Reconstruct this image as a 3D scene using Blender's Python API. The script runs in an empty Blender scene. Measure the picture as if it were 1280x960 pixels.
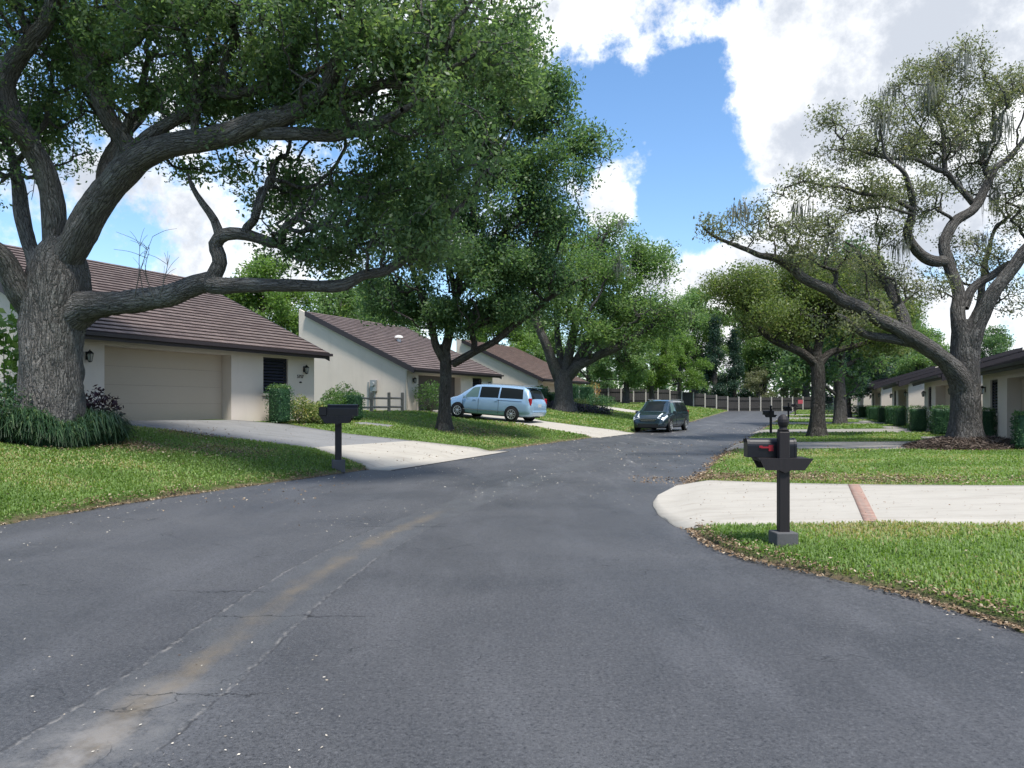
import bpy, bmesh, math, random
import numpy as np
from mathutils import Vector, Matrix
S = bpy.context.scene
COL = S.collection
rng = np.random.default_rng(7)
random.seed(7)
F, CX, HY, EYE = 940.0, 640.0, 508.0, 1.55
R_ = math.radians

# ------------------------------------------------------------------ helpers
def P(px, py, Y):
    return np.array([(px - CX) / F * Y, Y, EYE - (py - HY) / F * Y])

def link(o, parent=None):
    COL.objects.link(o)
    if parent is not None: o.parent = parent
    return o

def tag(o, label=None, cat=None, group=None, kind=None):
    if label: o['label'] = label
    if cat: o['category'] = cat
    if group: o['group'] = group
    if kind: o['kind'] = kind
    return o

def empty(name, loc, label, cat, group=None, rz=0.0):
    o = bpy.data.objects.new(name, None); o.empty_display_size = .3
    o.location = loc; o.rotation_euler = (0, 0, rz)
    link(o); return tag(o, label, cat, group)

def copy_tree(o, parent=None):
    c = o.copy(); COL.objects.link(c)
    if parent is not None: c.parent = parent
    for ch in list(o.children): copy_tree(ch, c)
    return c

def np_mesh(name, V, Fc, mat, attrs=None, smooth=False):
    V = np.asarray(V, dtype=np.float32); Fc = np.asarray(Fc, dtype=np.int32)
    me = bpy.data.meshes.new(name)
    k = Fc.shape[1]
    me.vertices.add(len(V)); me.vertices.foreach_set('co', V.ravel())
    me.loops.add(Fc.size); me.loops.foreach_set('vertex_index', Fc.ravel())
    me.polygons.add(len(Fc)); me.polygons.foreach_set('loop_start', np.arange(0, Fc.size, k, dtype=np.int32))
    if smooth: me.polygons.foreach_set('use_smooth', np.ones(len(Fc), dtype=bool))
    me.update(calc_edges=True)
    for nm, (dom, arr) in (attrs or {}).items():
        arr = np.asarray(arr, dtype=np.float32)
        if arr.ndim == 2 and arr.shape[1] == 3 and nm == 'bc':
            a = me.attributes.new(nm, 'FLOAT_VECTOR', dom); a.data.foreach_set('vector', arr.ravel())
        else:
            a = me.attributes.new(nm, 'FLOAT', dom); a.data.foreach_set('value', arr.ravel())
    if mat: me.materials.append(mat)
    return me

def np_obj(name, V, Fc, mat, parent=None, attrs=None, smooth=False):
    return link(bpy.data.objects.new(name, np_mesh(name, V, Fc, mat, attrs, smooth)), parent)

class MB:
    """collects simple solids into one mesh"""
    def __init__(s): s.bm = bmesh.new()
    def box(s, c, d, rz=0, M=None):
        r = bmesh.ops.create_cube(s.bm, size=1)
        m = Matrix.Translation(c) @ Matrix.Rotation(rz, 4, 'Z') @ Matrix.Diagonal((d[0], d[1], d[2], 1))
        if M is not None: m = M @ m
        bmesh.ops.transform(s.bm, matrix=m, verts=r['verts']); return s
    def box2(s, a, b, M=None):
        return s.box([(a[i] + b[i]) / 2 for i in range(3)], [abs(b[i] - a[i]) for i in range(3)], 0, M)
    def prism(s, poly, off, M=None):
        """poly: list of 3d points, extruded by off"""
        v1 = [s.bm.verts.new(p) for p in poly]; v2 = [s.bm.verts.new([p[i] + off[i] for i in range(3)]) for p in poly]
        n = len(poly)
        s.bm.faces.new(v1); s.bm.faces.new(v2[::-1])
        for i in range(n): s.bm.faces.new((v1[i], v2[i], v2[(i + 1) % n], v1[(i + 1) % n]))
        if M is not None: bmesh.ops.transform(s.bm, matrix=M, verts=v1 + v2)
        return s
    def cyl(s, p, q, r1, r2=None, n=12):
        p, q = Vector(p), Vector(q); r2 = r1 if r2 is None else r2
        d = q - p
        r = bmesh.ops.create_cone(s.bm, cap_ends=True, segments=n, radius1=r1, radius2=max(r2, 1e-4), depth=d.length)
        m = Matrix.Translation((p + q) / 2) @ d.to_track_quat('Z', 'Y').to_matrix().to_4x4()
        bmesh.ops.transform(s.bm, matrix=m, verts=r['verts']); return s
    def lathe(s, c, prof, n=16, sq=False):
        rings = []
        for r, z in prof:
            rings.append([s.bm.verts.new((c[0] + r * math.cos(2 * math.pi * i / n), c[1] + r * math.sin(2 * math.pi * i / n), c[2] + z)) for i in range(n)])
        for a, b in zip(rings, rings[1:]):
            for i in range(n): s.bm.faces.new((a[i], a[(i + 1) % n], b[(i + 1) % n], b[i]))
        s.bm.faces.new(rings[0][::-1]); s.bm.faces.new(rings[-1]); return s
    def sphere(s, c, r, sc=(1, 1, 1)):
        q = bmesh.ops.create_uvsphere(s.bm, u_segments=12, v_segments=8, radius=r)
        bmesh.ops.transform(s.bm, matrix=Matrix.Translation(c) @ Matrix.Diagonal((*sc, 1)), verts=q['verts']); return s
    def bevel(s, w, seg=2):
        bmesh.ops.bevel(s.bm, geom=s.bm.edges[:], offset=w, segments=seg, affect='EDGES', profile=.5, clamp_overlap=True); return s
    def build(s, name, mat, parent=None, M=None, smooth=False):
        bmesh.ops.recalc_face_normals(s.bm, faces=s.bm.faces)
        if M is not None: bmesh.ops.transform(s.bm, matrix=M, verts=s.bm.verts)
        me = bpy.data.meshes.new(name); s.bm.to_mesh(me); s.bm.free()
        if smooth: me.polygons.foreach_set('use_smooth', np.ones(len(me.polygons), dtype=bool))
        me.materials.append(mat)
        return link(bpy.data.objects.new(name, me), parent)

def hash3(i, j, k, seed):
    n = (i * 374761393 + j * 668265263 + k * 2147483647 + seed * 974634777) & 0xffffffff
    n = ((n ^ (n >> 13)) * 1274126177) & 0xffffffff
    n = (n ^ (n >> 16)) & 0xffffffff
    return n.astype(np.float64) / 4294967295.0
def vnoise(p, seed=0):
    p = np.asarray(p, dtype=np.float64); i = np.floor(p).astype(np.int64); f = p - i; f = f * f * (3 - 2 * f)
    r = 0
    for dx in (0, 1):
        for dy in (0, 1):
            for dz in (0, 1):
                w = (f[..., 0] if dx else 1 - f[..., 0]) * (f[..., 1] if dy else 1 - f[..., 1]) * (f[..., 2] if dz else 1 - f[..., 2])
                r = r + w * hash3(i[..., 0] + dx, i[..., 1] + dy, i[..., 2] + dz, seed)
    return r

# ------------------------------------------------------------------ materials
class NT:
    def __init__(s, name):
        s.m = bpy.data.materials.new(name); s.m.use_nodes = True; s.t = s.m.node_tree; s.t.nodes.clear()
        s.out = s.n('ShaderNodeOutputMaterial'); s.geo = None
    def n(s, typ, **kw):
        nd = s.t.nodes.new(typ)
        for k, v in kw.items(): setattr(nd, k, v)
        return nd
    def put(s, sock, v):
        if isinstance(v, bpy.types.NodeSocket): s.t.links.new(v, sock)
        elif isinstance(v, tuple) and sock.type == 'RGBA' and len(v) == 3: sock.default_value = (*v, 1)
        else: sock.default_value = v
    def pos(s, kind='Object'):
        if kind == 'World':
            return s.n('ShaderNodeNewGeometry').outputs['Position']
        return s.n('ShaderNodeTexCoord').outputs[kind]
    def map(s, vec, sc=(1, 1, 1), loc=(0, 0, 0), rot=(0, 0, 0)):
        m = s.n('ShaderNodeMapping'); s.put(m.inputs['Vector'], vec)
        m.inputs['Scale'].default_value = sc; m.inputs['Location'].default_value = loc; m.inputs['Rotation'].default_value = rot
        return m.outputs[0]
    def noise(s, vec, scale, detail=4, rough=.6, dist=0):
        n = s.n('ShaderNodeTexNoise'); s.put(n.inputs['Vector'], vec); n.inputs['Scale'].default_value = scale
        n.inputs['Detail'].default_value = detail; n.inputs['Roughness'].default_value = rough; n.inputs['Distortion'].default_value = dist
        return n.outputs[0]
    def vor(s, vec, scale, feat='F1', rand=1):
        n = s.n('ShaderNodeTexVoronoi', feature=feat); s.put(n.inputs['Vector'], vec); n.inputs['Scale'].default_value = scale
        n.inputs['Randomness'].default_value = rand
        return n
    def math(s, op, a, b=None, c=None):
        n = s.n('ShaderNodeMath', operation=op); s.put(n.inputs[0], a)
        if b is not None: s.put(n.inputs[1], b)
        if c is not None: s.put(n.inputs[2], c)
        return n.outputs[0]
    def mr(s, v, a, b, c=0., d=1., smooth=False):
        n = s.n('ShaderNodeMapRange'); s.put(n.inputs[0], v)
        if smooth: n.interpolation_type = 'SMOOTHSTEP'
        for i, x in enumerate((a, b, c, d)): s.put(n.inputs[1 + i], x)
        return n.outputs[0]
    def mix(s, f, a, b, mode='MIX'):
        n = s.n('ShaderNodeMix', data_type='RGBA', blend_type=mode)
        s.put(n.inputs[0], f); s.put(n.inputs[6], a); s.put(n.inputs[7], b); return n.outputs[2]
    def attr(s, name):
        return s.n('ShaderNodeAttribute', attribute_name=name).outputs['Fac']
    def bump(s, h, strength=.5, dist=.02):
        b = s.n('ShaderNodeBump'); s.put(b.inputs['Height'], h); b.inputs['Strength'].default_value = strength
        b.inputs['Distance'].default_value = dist; return b.outputs[0]
    def bsdf(s, color, rough=.6, spec=.3, metal=0, normal=None, **kw):
        b = s.n('ShaderNodeBsdfPrincipled'); s.put(b.inputs['Base Color'], color); s.put(b.inputs['Roughness'], rough)
        s.put(b.inputs['Specular IOR Level'], spec); s.put(b.inputs['Metallic'], metal)
        if normal is not None: s.put(b.inputs['Normal'], normal)
        for k, v in kw.items(): s.put(b.inputs[k.replace('_', ' ')], v)
        return b.outputs[0]
    def done(s, sh):
        s.t.links.new(sh, s.out.inputs['Surface']); return s.m

def simple(name, col, rough=.6, spec=.3, metal=0, var=.15, scale=8, bump=0, **kw):
    t = NT(name); p = t.pos('Object'); n = t.noise(p, scale, 4)
    c = t.mix(n, tuple(x * (1 - var) for x in col), tuple(min(1, x * (1 + var)) for x in col))
    nb = t.bump(t.noise(p, scale * 12, 3), bump, .01) if bump else None
    return t.done(t.bsdf(c, rough, spec, metal, nb, **kw))

def leaf_mat(name, c1, c2, c3=None, trans=.35, rough=.45, tcol=None):
    t = NT(name); a = t.attr('tint')
    c = t.mix(t.mr(a, 0, .8), c1, c2)
    if c3: c = t.mix(t.mr(a, .82, .95), c, c3)
    d = t.bsdf(c, rough, .35)
    tr = t.n('ShaderNodeBsdfTranslucent')
    t.put(tr.inputs[0], t.mix(1., c, tcol or (1.5, 1.6, .9), 'MULTIPLY'))
    m = t.n('ShaderNodeMixShader'); m.inputs[0].default_value = trans
    t.t.links.new(d, m.inputs[1]); t.t.links.new(tr.outputs[0], m.inputs[2])
    return t.done(m.outputs[0])

def bark_mat(name, c1, c2, lichen=(.26, .27, .24), scale=1.0):
    t = NT(name); p = t.pos('Object'); bc = t.n('ShaderNodeAttribute', attribute_name='bc').outputs['Vector']
    def warped(sc, amt, ns):
        q = t.map(bc, sc); nn = t.n('ShaderNodeTexNoise'); t.put(nn.inputs['Vector'], q); nn.inputs['Scale'].default_value = ns; nn.inputs['Detail'].default_value = 4
        k = t.n('ShaderNodeVectorMath', operation='SCALE'); t.put(k.inputs[0], nn.outputs['Color']); k.inputs['Scale'].default_value = amt
        v = t.n('ShaderNodeVectorMath', operation='ADD'); t.put(v.inputs[0], q); t.put(v.inputs[1], k.outputs[0]); return v.outputs[0]
    q = t.map(bc, (1, 1, .28))
    v1 = t.vor(warped((1, 1, .17), .30, 5 * scale), 13 * scale, 'DISTANCE_TO_EDGE').outputs['Distance']
    v2 = t.vor(warped((1, 1, .3), .12, 12 * scale), 34 * scale, 'DISTANCE_TO_EDGE').outputs['Distance']
    crack = t.mr(v1, .0, .22); crack2 = t.mr(v2, 0, .25)
    fine = t.noise(q, 38 * scale, 5, .7); med = t.noise(q, 7 * scale, 5, .7)
    big = t.noise(p, 1.1, 5, .65)
    c = t.mix(t.mr(med, .3, .7), c1, c2)
    c = t.mix(t.math('MULTIPLY', t.mr(big, .5, .68), .6), c, lichen)
    c = t.mix(t.mr(fine, .45, .7, 0, .5), c, tuple(x * .55 for x in c1))
    c = t.mix(t.mr(crack2, 0, .5, .45, 0), c, tuple(x * .45 for x in c1))
    c = t.mix(t.math('MULTIPLY', t.mr(crack, 0, .45, .85, 0), t.mr(med, .35, .55)), c, tuple(x * .22 for x in c1))
    hgt_ = t.math('ADD', t.math('MULTIPLY', crack, .8), t.math('ADD', t.math('MULTIPLY', crack2, .3), t.math('MULTIPLY', fine, .35)))
    return t.done(t.bsdf(c, .9, .15, 0, t.bump(hgt_, 1.0, .05)))

M = {}
def build_materials():
    # road
    t = NT('asphalt'); w = t.pos('World'); sd = t.attr('sd'); al = t.attr('al')
    big = t.noise(w, .35, 5, .6, .4); mid = t.noise(t.map(w, (1.4, .35, 1), rot=(0, 0, -.12)), 1.1, 5, .65)
    agg = t.noise(w, 160, 3, .8); agg2 = t.noise(w, 45, 4, .8)
    c = t.mix(t.mr(big, .3, .7), (.031, .033, .038), (.074, .076, .081))
    c = t.mix(t.mr(mid, .48, .72, 0, .6), c, (.092, .095, .103))
    c = t.mix(t.mr(agg, .52, .66, 0, .6), c, (.16, .16, .165))
    c = t.mix(t.mr(agg2, .46, .36, 0, .5), c, (.14, .142, .148)); c = t.mix(t.mr(agg2, .54, .63, 0, .85), c, (.014, .015, .018))
    agg3 = t.noise(w, 14, 5, .85); c = t.mix(t.mr(agg3, .54, .70, 0, .55), c, (.022, .023, .028)); c = t.mix(t.mr(agg3, .46, .30, 0, .35), c, (.13, .132, .138))
    wob = t.math('MULTIPLY', t.math('SUBTRACT', t.noise(w, 2.2, 3), .5), .10)
    sdw = t.math('ADD', sd, wob); asd = t.math('ABSOLUTE', sdw)
    fade_far = t.mr(al, 30, 60, 1, .4)
    strip = t.mr(t.math('ADD', asd, t.math('MULTIPLY', t.math('SUBTRACT', t.noise(w, 5, 4), .5), .12)), .27, .37, 1, 0)
    sn = t.noise(w, 3.5, 5, .7)
    c = t.mix(t.math('MULTIPLY', strip, t.mr(sn, .35, .65, .0, .34)), c, (.105, .112, .115))
    dirtn = t.noise(t.map(w, (2.5, .8, 1)), 2.0, 5, .7)
    near = t.mr(al, 10.2, 11.5, 1, 0)
    tan = t.math('MULTIPLY', t.mr(t.math('ADD', asd, t.math('MULTIPLY', t.math('SUBTRACT', dirtn, .5), .5)), .0, .15, 1, 0), near)
    tan = t.math('MULTIPLY', tan, t.mr(t.noise(w, .9, 4, .7), .37, .60, .14, .85))
    c = t.mix(tan, c, t.mix(t.noise(w, 25, 4), (.17, .135, .09), (.11, .098, .08)))
    pale = t.math('MULTIPLY', t.mr(al, 3.3, 4.6, 1, 0), t.mr(asd, .1, .34, .75, 0))
    c = t.mix(t.math('MULTIPLY', pale, t.mr(sn, .4, .6)), c, (.22, .21, .20))
    edge = t.mr(t.math('ABSOLUTE', t.math('ADD', t.math('SUBTRACT', asd, .335), t.math('MULTIPLY', t.math('SUBTRACT', t.noise(w, 17, 4), .5), .07))), .003, .020, 1, 0)
    edge = t.math('MULTIPLY', edge, t.mr(t.noise(w, 6, 5, .85), .47, .60))
    dedge = t.math('MULTIPLY', t.mr(t.math('ABSOLUTE', t.math('SUBTRACT', asd, .352)), .004, .014, 1, 0), t.mr(t.noise(w, 4, 4, .8), .45, .55)); c = t.mix(t.math('MULTIPLY', dedge, .6), c, (.02, .02, .022))
    c = t.mix(t.math('MULTIPLY', edge, t.math('MULTIPLY', .8, t.mr(al, 6, 11, 1, .15))), c, (.20, .192, .18))
    # transverse cracks of the patched strip
    crk = None
    for y0, a, b in ((5.55, -.35, .75), (6.3, -1.1, -.32), (4.05, -.2, .5), (9.7, -.75, .5)):
        wv = t.math('MULTIPLY', t.math('SUBTRACT', t.noise(w, 5.5, 6, .7), .5), .30)
        k = t.mr(t.math('ABSOLUTE', t.math('ADD', t.math('SUBTRACT', al, y0), wv)),   .003, .012, 1, 0)
        k = t.math('MULTIPLY', k, t.math('MULTIPLY', t.mr(sd, a, a + .1), t.mr(sd, b, b + .15, 1, 0)))
        crk = k if crk is None else t.math('MAXIMUM', crk, k)
    # fine shrinkage cracks
    wn = t.n('ShaderNodeTexNoise'); t.put(wn.inputs['Vector'], w); wn.inputs['Scale'].default_value = 2.5; wn.inputs['Detail'].default_value = 5
    vs = t.n('ShaderNodeVectorMath', operation='SCALE'); t.put(vs.inputs[0], wn.outputs['Color']); vs.inputs['Scale'].default_value = .7
    va = t.n('ShaderNodeVectorMath', operation='ADD'); t.put(va.inputs[0], w); t.put(va.inputs[1], vs.outputs[0])
    ve = t.vor(va.outputs[0], .55, 'DISTANCE_TO_EDGE').outputs['Distance']
    fine = t.math('MULTIPLY', t.mr(ve, .0015, .005, 1, 0), t.mr(t.noise(w, .8, 4), .54, .60))
    c = t.mix(t.math('MULTIPLY', fine, .7), c, (.015, .015, .017))
    c = t.mix(t.math('MULTIPLY', crk, .9), c, (.012, .012, .013))
    streak = t.math('MULTIPLY', t.mr(t.noise(t.map(w, (1.5, .12, 1), rot=(0, 0, .42)), 1.6, 4, .6), .60, .70), t.mr(al, 11, 18))
    st2 = t.math('MULTIPLY', streak, t.mr(asd, .6, 2.2, .55, .05))
    c = t.mix(st2, c, (.24, .235, .23))
    h = t.math('ADD', agg, t.math('MULTIPLY', t.math('ADD', crk, fine), -2))
    M['asphalt'] = t.done(t.bsdf(c, t.mr(big, .3, .7, .48, .66), .40, 0, t.bump(h, .35, .01)))
    # lawn soil
    t = NT('lawn'); w = t.pos('World'); ed = t.attr('ed')
    n1 = t.noise(w, .45, 5, .65); n2 = t.noise(w, 6, 5, .7); n3 = t.noise(w, 60, 3, .8)
    c = t.mix(n2, (.06, .105, .025), (.11, .165, .045))
    c = t.mix(t.mr(n1, .52, .70, 0, .6), c, (.135, .13, .05))
    c = t.mix(t.mr(n3, .5, .8, 0, .6), c, (.025, .05, .012))
    dn = t.math('ADD', ed, t.math('MULTIPLY', t.math('SUBTRACT', n2, .5), .5))
    c = t.mix(t.mr(dn, .0, .14, .9, 0), c, t.mix(n3, (.16, .12, .075), (.28, .22, .15)))
    M['lawn'] = t.done(t.bsdf(c, .95, .1, 0, t.bump(t.math('ADD', n3, n2), 1.0, .05)))
    M['ground'] = simple('ground_earth', (.07, .085, .04), .95, .1, var=.4, scale=.8)
    M['grass'] = leaf_mat('grass_blades', (.105, .185, .040), (.215, .315, .095), (.36, .32, .16), .42, .5, (1.4, 1.5, .6))
    # concrete
    def conc(name, a, b, stain):
        t = NT(name); w = t.pos('World')
        n1 = t.noise(w, .9, 6, .7); n2 = t.noise(w, 40, 4, .75); n3 = t.noise(t.map(w, (.4, 2, 1)), 2.2, 5, .7)
        c = t.mix(n1, a, b); c = t.mix(t.mr(n3, .5, .75, 0, .6), c, stain); c = t.mix(t.mr(n2, .58, .75, 0, .5), c, tuple(x * .6 for x in a))
        return t.done(t.bsdf(c, .85, .2, 0, t.bump(n2, .3, .01)))
    M['concrete'] = conc('concrete_pale', (.33, .31, .27), (.43, .405, .36), (.24, .215, .18))
    M['concrete_old'] = conc('concrete_weathered', (.155, .16, .165), (.24, .24, .24), (.11, .115, .115))
    M['concrete_mid'] = conc('concrete_mid', (.21, .20, .18), (.29, .275, .25), (.15, .14, .12))
    M['block'] = conc('concrete_block', (.055, .055, .06), (.12, .12, .12), (.03, .03, .033))
    t = NT('brick_band'); w = t.pos('World')
    b = t.n('ShaderNodeTexBrick'); t.put(b.inputs['Vector'], t.map(w, (1, 1, 1), rot=(0, 0, 1.15)))
    b.inputs['Color1'].default_value = (.36, .20, .15, 1); b.inputs['Color2'].default_value = (.27, .15, .115, 1); b.inputs['Mortar'].default_value = (.20, .17, .15, 1)
    b.inputs['Scale'].default_value = 1; b.inputs['Brick Width'].default_value = .21; b.inputs['Row Height'].default_value = .105; b.inputs['Mortar Size'].default_value = .014
    c = t.mix(t.mr(t.noise(w, 6, 5), .4, .7, 0, .6), b.outputs[0], (.36, .29, .24))
    M['brick'] = t.done(t.bsdf(c, .85, .2, 0, t.bump(t.noise(w, 50, 3), .3, .01)))
    # stucco
    def stucco(name, a):
        t = NT(name); w = t.pos('Object'); n = t.noise(w, .8, 5, .65); f = t.noise(w, 45, 3, .7); s = t.noise(t.map(w, (1.2, 1.2, .15)), 1.6, 5, .7)
        c = t.mix(n, tuple(x * .9 for x in a), tuple(x * 1.08 for x in a)); c = t.mix(t.mr(s, .55, .8, 0, .35), c, tuple(x * .68 for x in a))
        return t.done(t.bsdf(c, .9, .15, 0, t.bump(f, .35, .01)))
    M['stucco'] = stucco('stucco_cream', (.585, .52, .46))
    M['trimwall'] = simple('sill_paint', (.52, .48, .42), .7)
    # garage doors
    def gdoor(name, a):
        t = NT(name); w = t.pos('Object'); n = t.noise(t.map(w, (3, 3, 40)), 2, 3)
        c = t.mix(n, tuple(x * .93 for x in a), tuple(x * 1.05 for x in a))
        return t.done(t.bsdf(c, .55, .3, 0, t.bump(n, .15, .01)))
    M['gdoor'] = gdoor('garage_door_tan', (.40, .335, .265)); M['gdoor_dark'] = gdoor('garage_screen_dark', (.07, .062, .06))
    # roof tile
    def tile(name, a, b, cc):
        t = NT(name); w = t.pos('Object'); u = t.attr('u'); k = t.attr('course')
        cell = t.n('ShaderNodeTexWhiteNoise', noise_dimensions='2D')
        cv = t.n('ShaderNodeCombineXYZ')
        t.put(cv.inputs[0], t.math('FLOOR', t.math('ADD', t.math('DIVIDE', u, .3), t.math('MULTIPLY', k, .5)))); t.put(cv.inputs[1], k)
        t.put(cell.inputs[0], cv.outputs[0])
        n = t.noise(w, 1.2, 5, .7); f = t.noise(w, 14, 4, .7)
        c = t.mix(cell.outputs[0], a, b); c = t.mix(t.mr(n, .45, .7, 0, .6), c, cc); c = t.mix(t.mr(f, .5, .75, 0, .5), c, tuple(x * .5 for x in a))
        fr = t.math('FRACT', t.math('ADD', t.math('DIVIDE', u, .3), t.math('MULTIPLY', k, .5)))
        j = t.mr(t.math('ABSOLUTE', t.math('SUBTRACT', fr, .5)), .455, .485, 0, .7)
        c = t.mix(j, c, (.025, .02, .02))
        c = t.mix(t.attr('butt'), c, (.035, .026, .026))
        return t.done(t.bsdf(c, .85, .2, 0, t.bump(t.math('SUBTRACT', f, j), .4, .02)))
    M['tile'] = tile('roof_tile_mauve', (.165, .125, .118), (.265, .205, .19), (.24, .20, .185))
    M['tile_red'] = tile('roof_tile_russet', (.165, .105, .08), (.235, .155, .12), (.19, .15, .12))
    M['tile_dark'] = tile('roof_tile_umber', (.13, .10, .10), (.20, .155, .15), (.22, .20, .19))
    M['fascia'] = simple('fascia_brown', (.028, .022, .026), .5, .4, var=.25)
    M['shutter'] = simple('shutter_black', (.035, .038, .055), .4, .5)
    M['frame'] = simple('window_frame_dark', (.03, .03, .035), .4)
    M['metal_grey'] = simple('grey_metal', (.28, .30, .31), .45, .5, .4)
    M['pipe'] = simple('downspout_tan', (.42, .37, .30), .5)
    M['lantern'] = simple('lantern_black', (.012, .012, .012), .4, .5)
    t = NT('lantern_glass'); M['lglass'] = t.done(t.bsdf((.55, .55, .5), .15, .5, Transmission_Weight=.6))
    M['mail_black'] = simple('mailbox_black', (.006, .0065, .010), .35, .35, var=.3)
    t = NT('post_brown'); p = t.pos('Object'); n = t.noise(t.map(p, (9, 9, .8)), 3, 5, .7)
    M['post'] = t.done(t.bsdf(t.mix(n, (.007, .006, .007), (.026, .021, .023)), .55, .35, 0, t.bump(n, .35, .01)))
    M['flag'] = simple('flag_red', (.26, .015, .025), .4)
    t = NT('old_wood'); p = t.pos('Object'); n = t.noise(t.map(p, (5, 5, 1)), 6, 5, .7)
    M['wood'] = t.done(t.bsdf(t.mix(n, (.17, .145, .115), (.38, .34, .285)), .9, .1, 0, t.bump(n, .4, .01)))
    M['fence'] = simple('fence_brown', (.046, .044, .043), .8, .2, var=.25, scale=2)
    M['fence_post'] = simple('fence_post_pale', (.36, .34, .31), .8, .2)
    M['bark'] = bark_mat('bark_oak', (.125, .117, .108), (.275, .262, .243), (.33, .335, .31))
    M['bark2'] = bark_mat('bark_grey', (.095, .088, .083), (.21, .20, .188), (.25, .25, .235), scale=1.1)
    M['bark_dark'] = bark_mat('bark_dark', (.07, .062, .057), (.165, .15, .135), (.17, .18, .145))
    M['leaf_oak'] = leaf_mat('leaf_oak', (.072, .128, .066), (.145, .215, .10), (.24, .29, .12), .52)
    M['leaf_mid'] = leaf_mat('leaf_mid', (.06, .125, .066), (.13, .205, .09), (.21, .27, .11), .52)
    M['leaf_light'] = leaf_mat('leaf_light', (.09, .17, .066), (.17, .255, .095), (.22, .27, .11), .5)
    M['leaf_olive'] = leaf_mat('leaf_olive', (.105, .125, .08), (.195, .21, .125), (.27, .23, .14), .45)
    M['leaf_gold'] = leaf_mat('leaf_gold', (.095, .145, .05), (.185, .225, .08), (.28, .25, .10), .45)
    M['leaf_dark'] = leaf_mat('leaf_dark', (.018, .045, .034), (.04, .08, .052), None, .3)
    M['leaf_bright'] = leaf_mat('leaf_bright', (.085, .16, .036), (.16, .25, .065), (.22, .29, .09), .45)
    M['leaf_pale'] = leaf_mat('leaf_pale', (.12, .14, .07), (.21, .22, .125), (.24, .20, .13), .3)
    M['leaf_hedge'] = leaf_mat('leaf_hedge', (.032, .085, .042), (.062, .14, .058), (.12, .20, .065), .35)
    M['leaf_tip'] = leaf_mat('leaf_tip', (.045, .11, .025), (.09, .17, .04), None, .3)
    M['leaf_varieg'] = leaf_mat('leaf_variegated', (.08, .14, .04), (.22, .26, .09), (.50, .44, .16), .3)
    M['leaf_purple'] = leaf_mat('leaf_purple', (.022, .012, .020), (.055, .022, .034), None, .2)
    M['leaf_lir'] = leaf_mat('leaf_liriope', (.015, .042, .022), (.045, .095, .045), (.12, .18, .09), .3)
    M['flower'] = leaf_mat('leaf_bed_dark', (.018, .020, .026), (.04, .045, .05), (.09, .055, .10), .2)
    M['bloom'] = leaf_mat('leaf_rust', (.22, .11, .03), (.34, .20, .05), None, .3)
    M['moss'] = leaf_mat('spanish_moss', (.15, .16, .135), (.25, .26, .22), None, .3, .9, (1, 1, .9))
    M['litter'] = leaf_mat('dry_leaves', (.10, .064, .036), (.25, .175, .105), (.44, .36, .26), .1, .8, (1, 1, 1))
    M['speck'] = leaf_mat('pale_leaves', (.42, .36, .27), (.60, .56, .48), (.10, .07, .05), .1, .8, (1, 1, 1))
    M['straw'] = leaf_mat('pine_straw', (.045, .033, .027), (.12, .09, .07), (.20, .16, .13), .05, .9, (1, 1, 1))
    M['mulch'] = simple('mulch_dark', (.045, .034, .027), .95, .1, var=.5, scale=20, bump=.8)
    def paint(name, c, r=.25):
        t = NT(name); p = t.pos('Object'); n = t.noise(p, 3, 3)
        return t.done(t.bsdf(t.mix(n, tuple(x * .95 for x in c), tuple(x * 1.05 for x in c)), r, .5, .35, None, Coat_Weight=.8, Coat_Roughness=.06))
    M['paint_blue'] = paint('paint_ice_blue', (.29, .44, .60)); M['paint_slate'] = paint('paint_slate', (.018, .036, .05))
    t = NT('car_glass'); M['glass'] = t.done(t.bsdf((.012, .016, .018), .05, .05))
    t = NT('car_glass_clear'); M['glass_clear'] = t.done(t.bsdf((.09, .15, .145), .05, .3))
    M['rubber'] = simple('rubber', (.012, .012, .013), .8, .2); M['alloy'] = simple('alloy', (.52, .54, .56), .3, .5, .7, var=.05)
    M['trim_black'] = simple('trim_black', (.012, .013, .015), .5, .3); M['chrome'] = simple('chrome', (.62, .65, .68), .15, .5, .9, var=.05)
    M['lamp_red'] = simple('lamp_red', (.30, .008, .018), .15, .5); t = NT('lamp_clear'); M['lamp_clear'] = t.done(t.bsdf((.62, .68, .72), .1, .6))
    M['plate'] = simple('plate_white', (.45, .48, .5), .4)
    M['sign_red'] = simple('sign_red', (.36, .07, .085), .5); M['white'] = simple('white_paint', (.75, .74, .70), .6)
build_materials()

# ------------------------------------------------------------------ land form
def zr(Y):
    Y = np.minimum(np.asarray(Y, dtype=float), 112)
    return .0136 * 5 * np.log1p(np.exp((Y - 27) / 5))
def solve_road(px, py):
    Y = 1457 / (py - HY)
    for _ in range(60): Y = .5 * Y + .5 * (EYE - float(zr(Y))) * F / (py - HY)
    return (px - CX) / F * Y, Y
Lp = [(-40, -18), (-12, -11.2), (0, -8.6)] 
for a in ((0, 655), (130, 632), (300, 608), (450, 588), (620, 562), (730, 548), (790, 541), (865, 527)):
    x, y = solve_road(*a); Lp.append((y, x))
Lp += [(92, 26), (110, 33), (140, 45)]
Rp = [(-40, 22), (-10, 9.3), (0, 5.4)]
for a in ((1280, 786), (1130, 738), (985, 711), (905, 690), (868, 667), (843, 632), (870, 600), (895, 575), (934, 548), (949, 540), (963, 530)):
    x, y = solve_road(*a); Rp.append((y, x))
Rp += [(92, 34.5), (110, 42), (140, 54)]
Yt = np.arange(-40, 140.01, .1)
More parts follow.
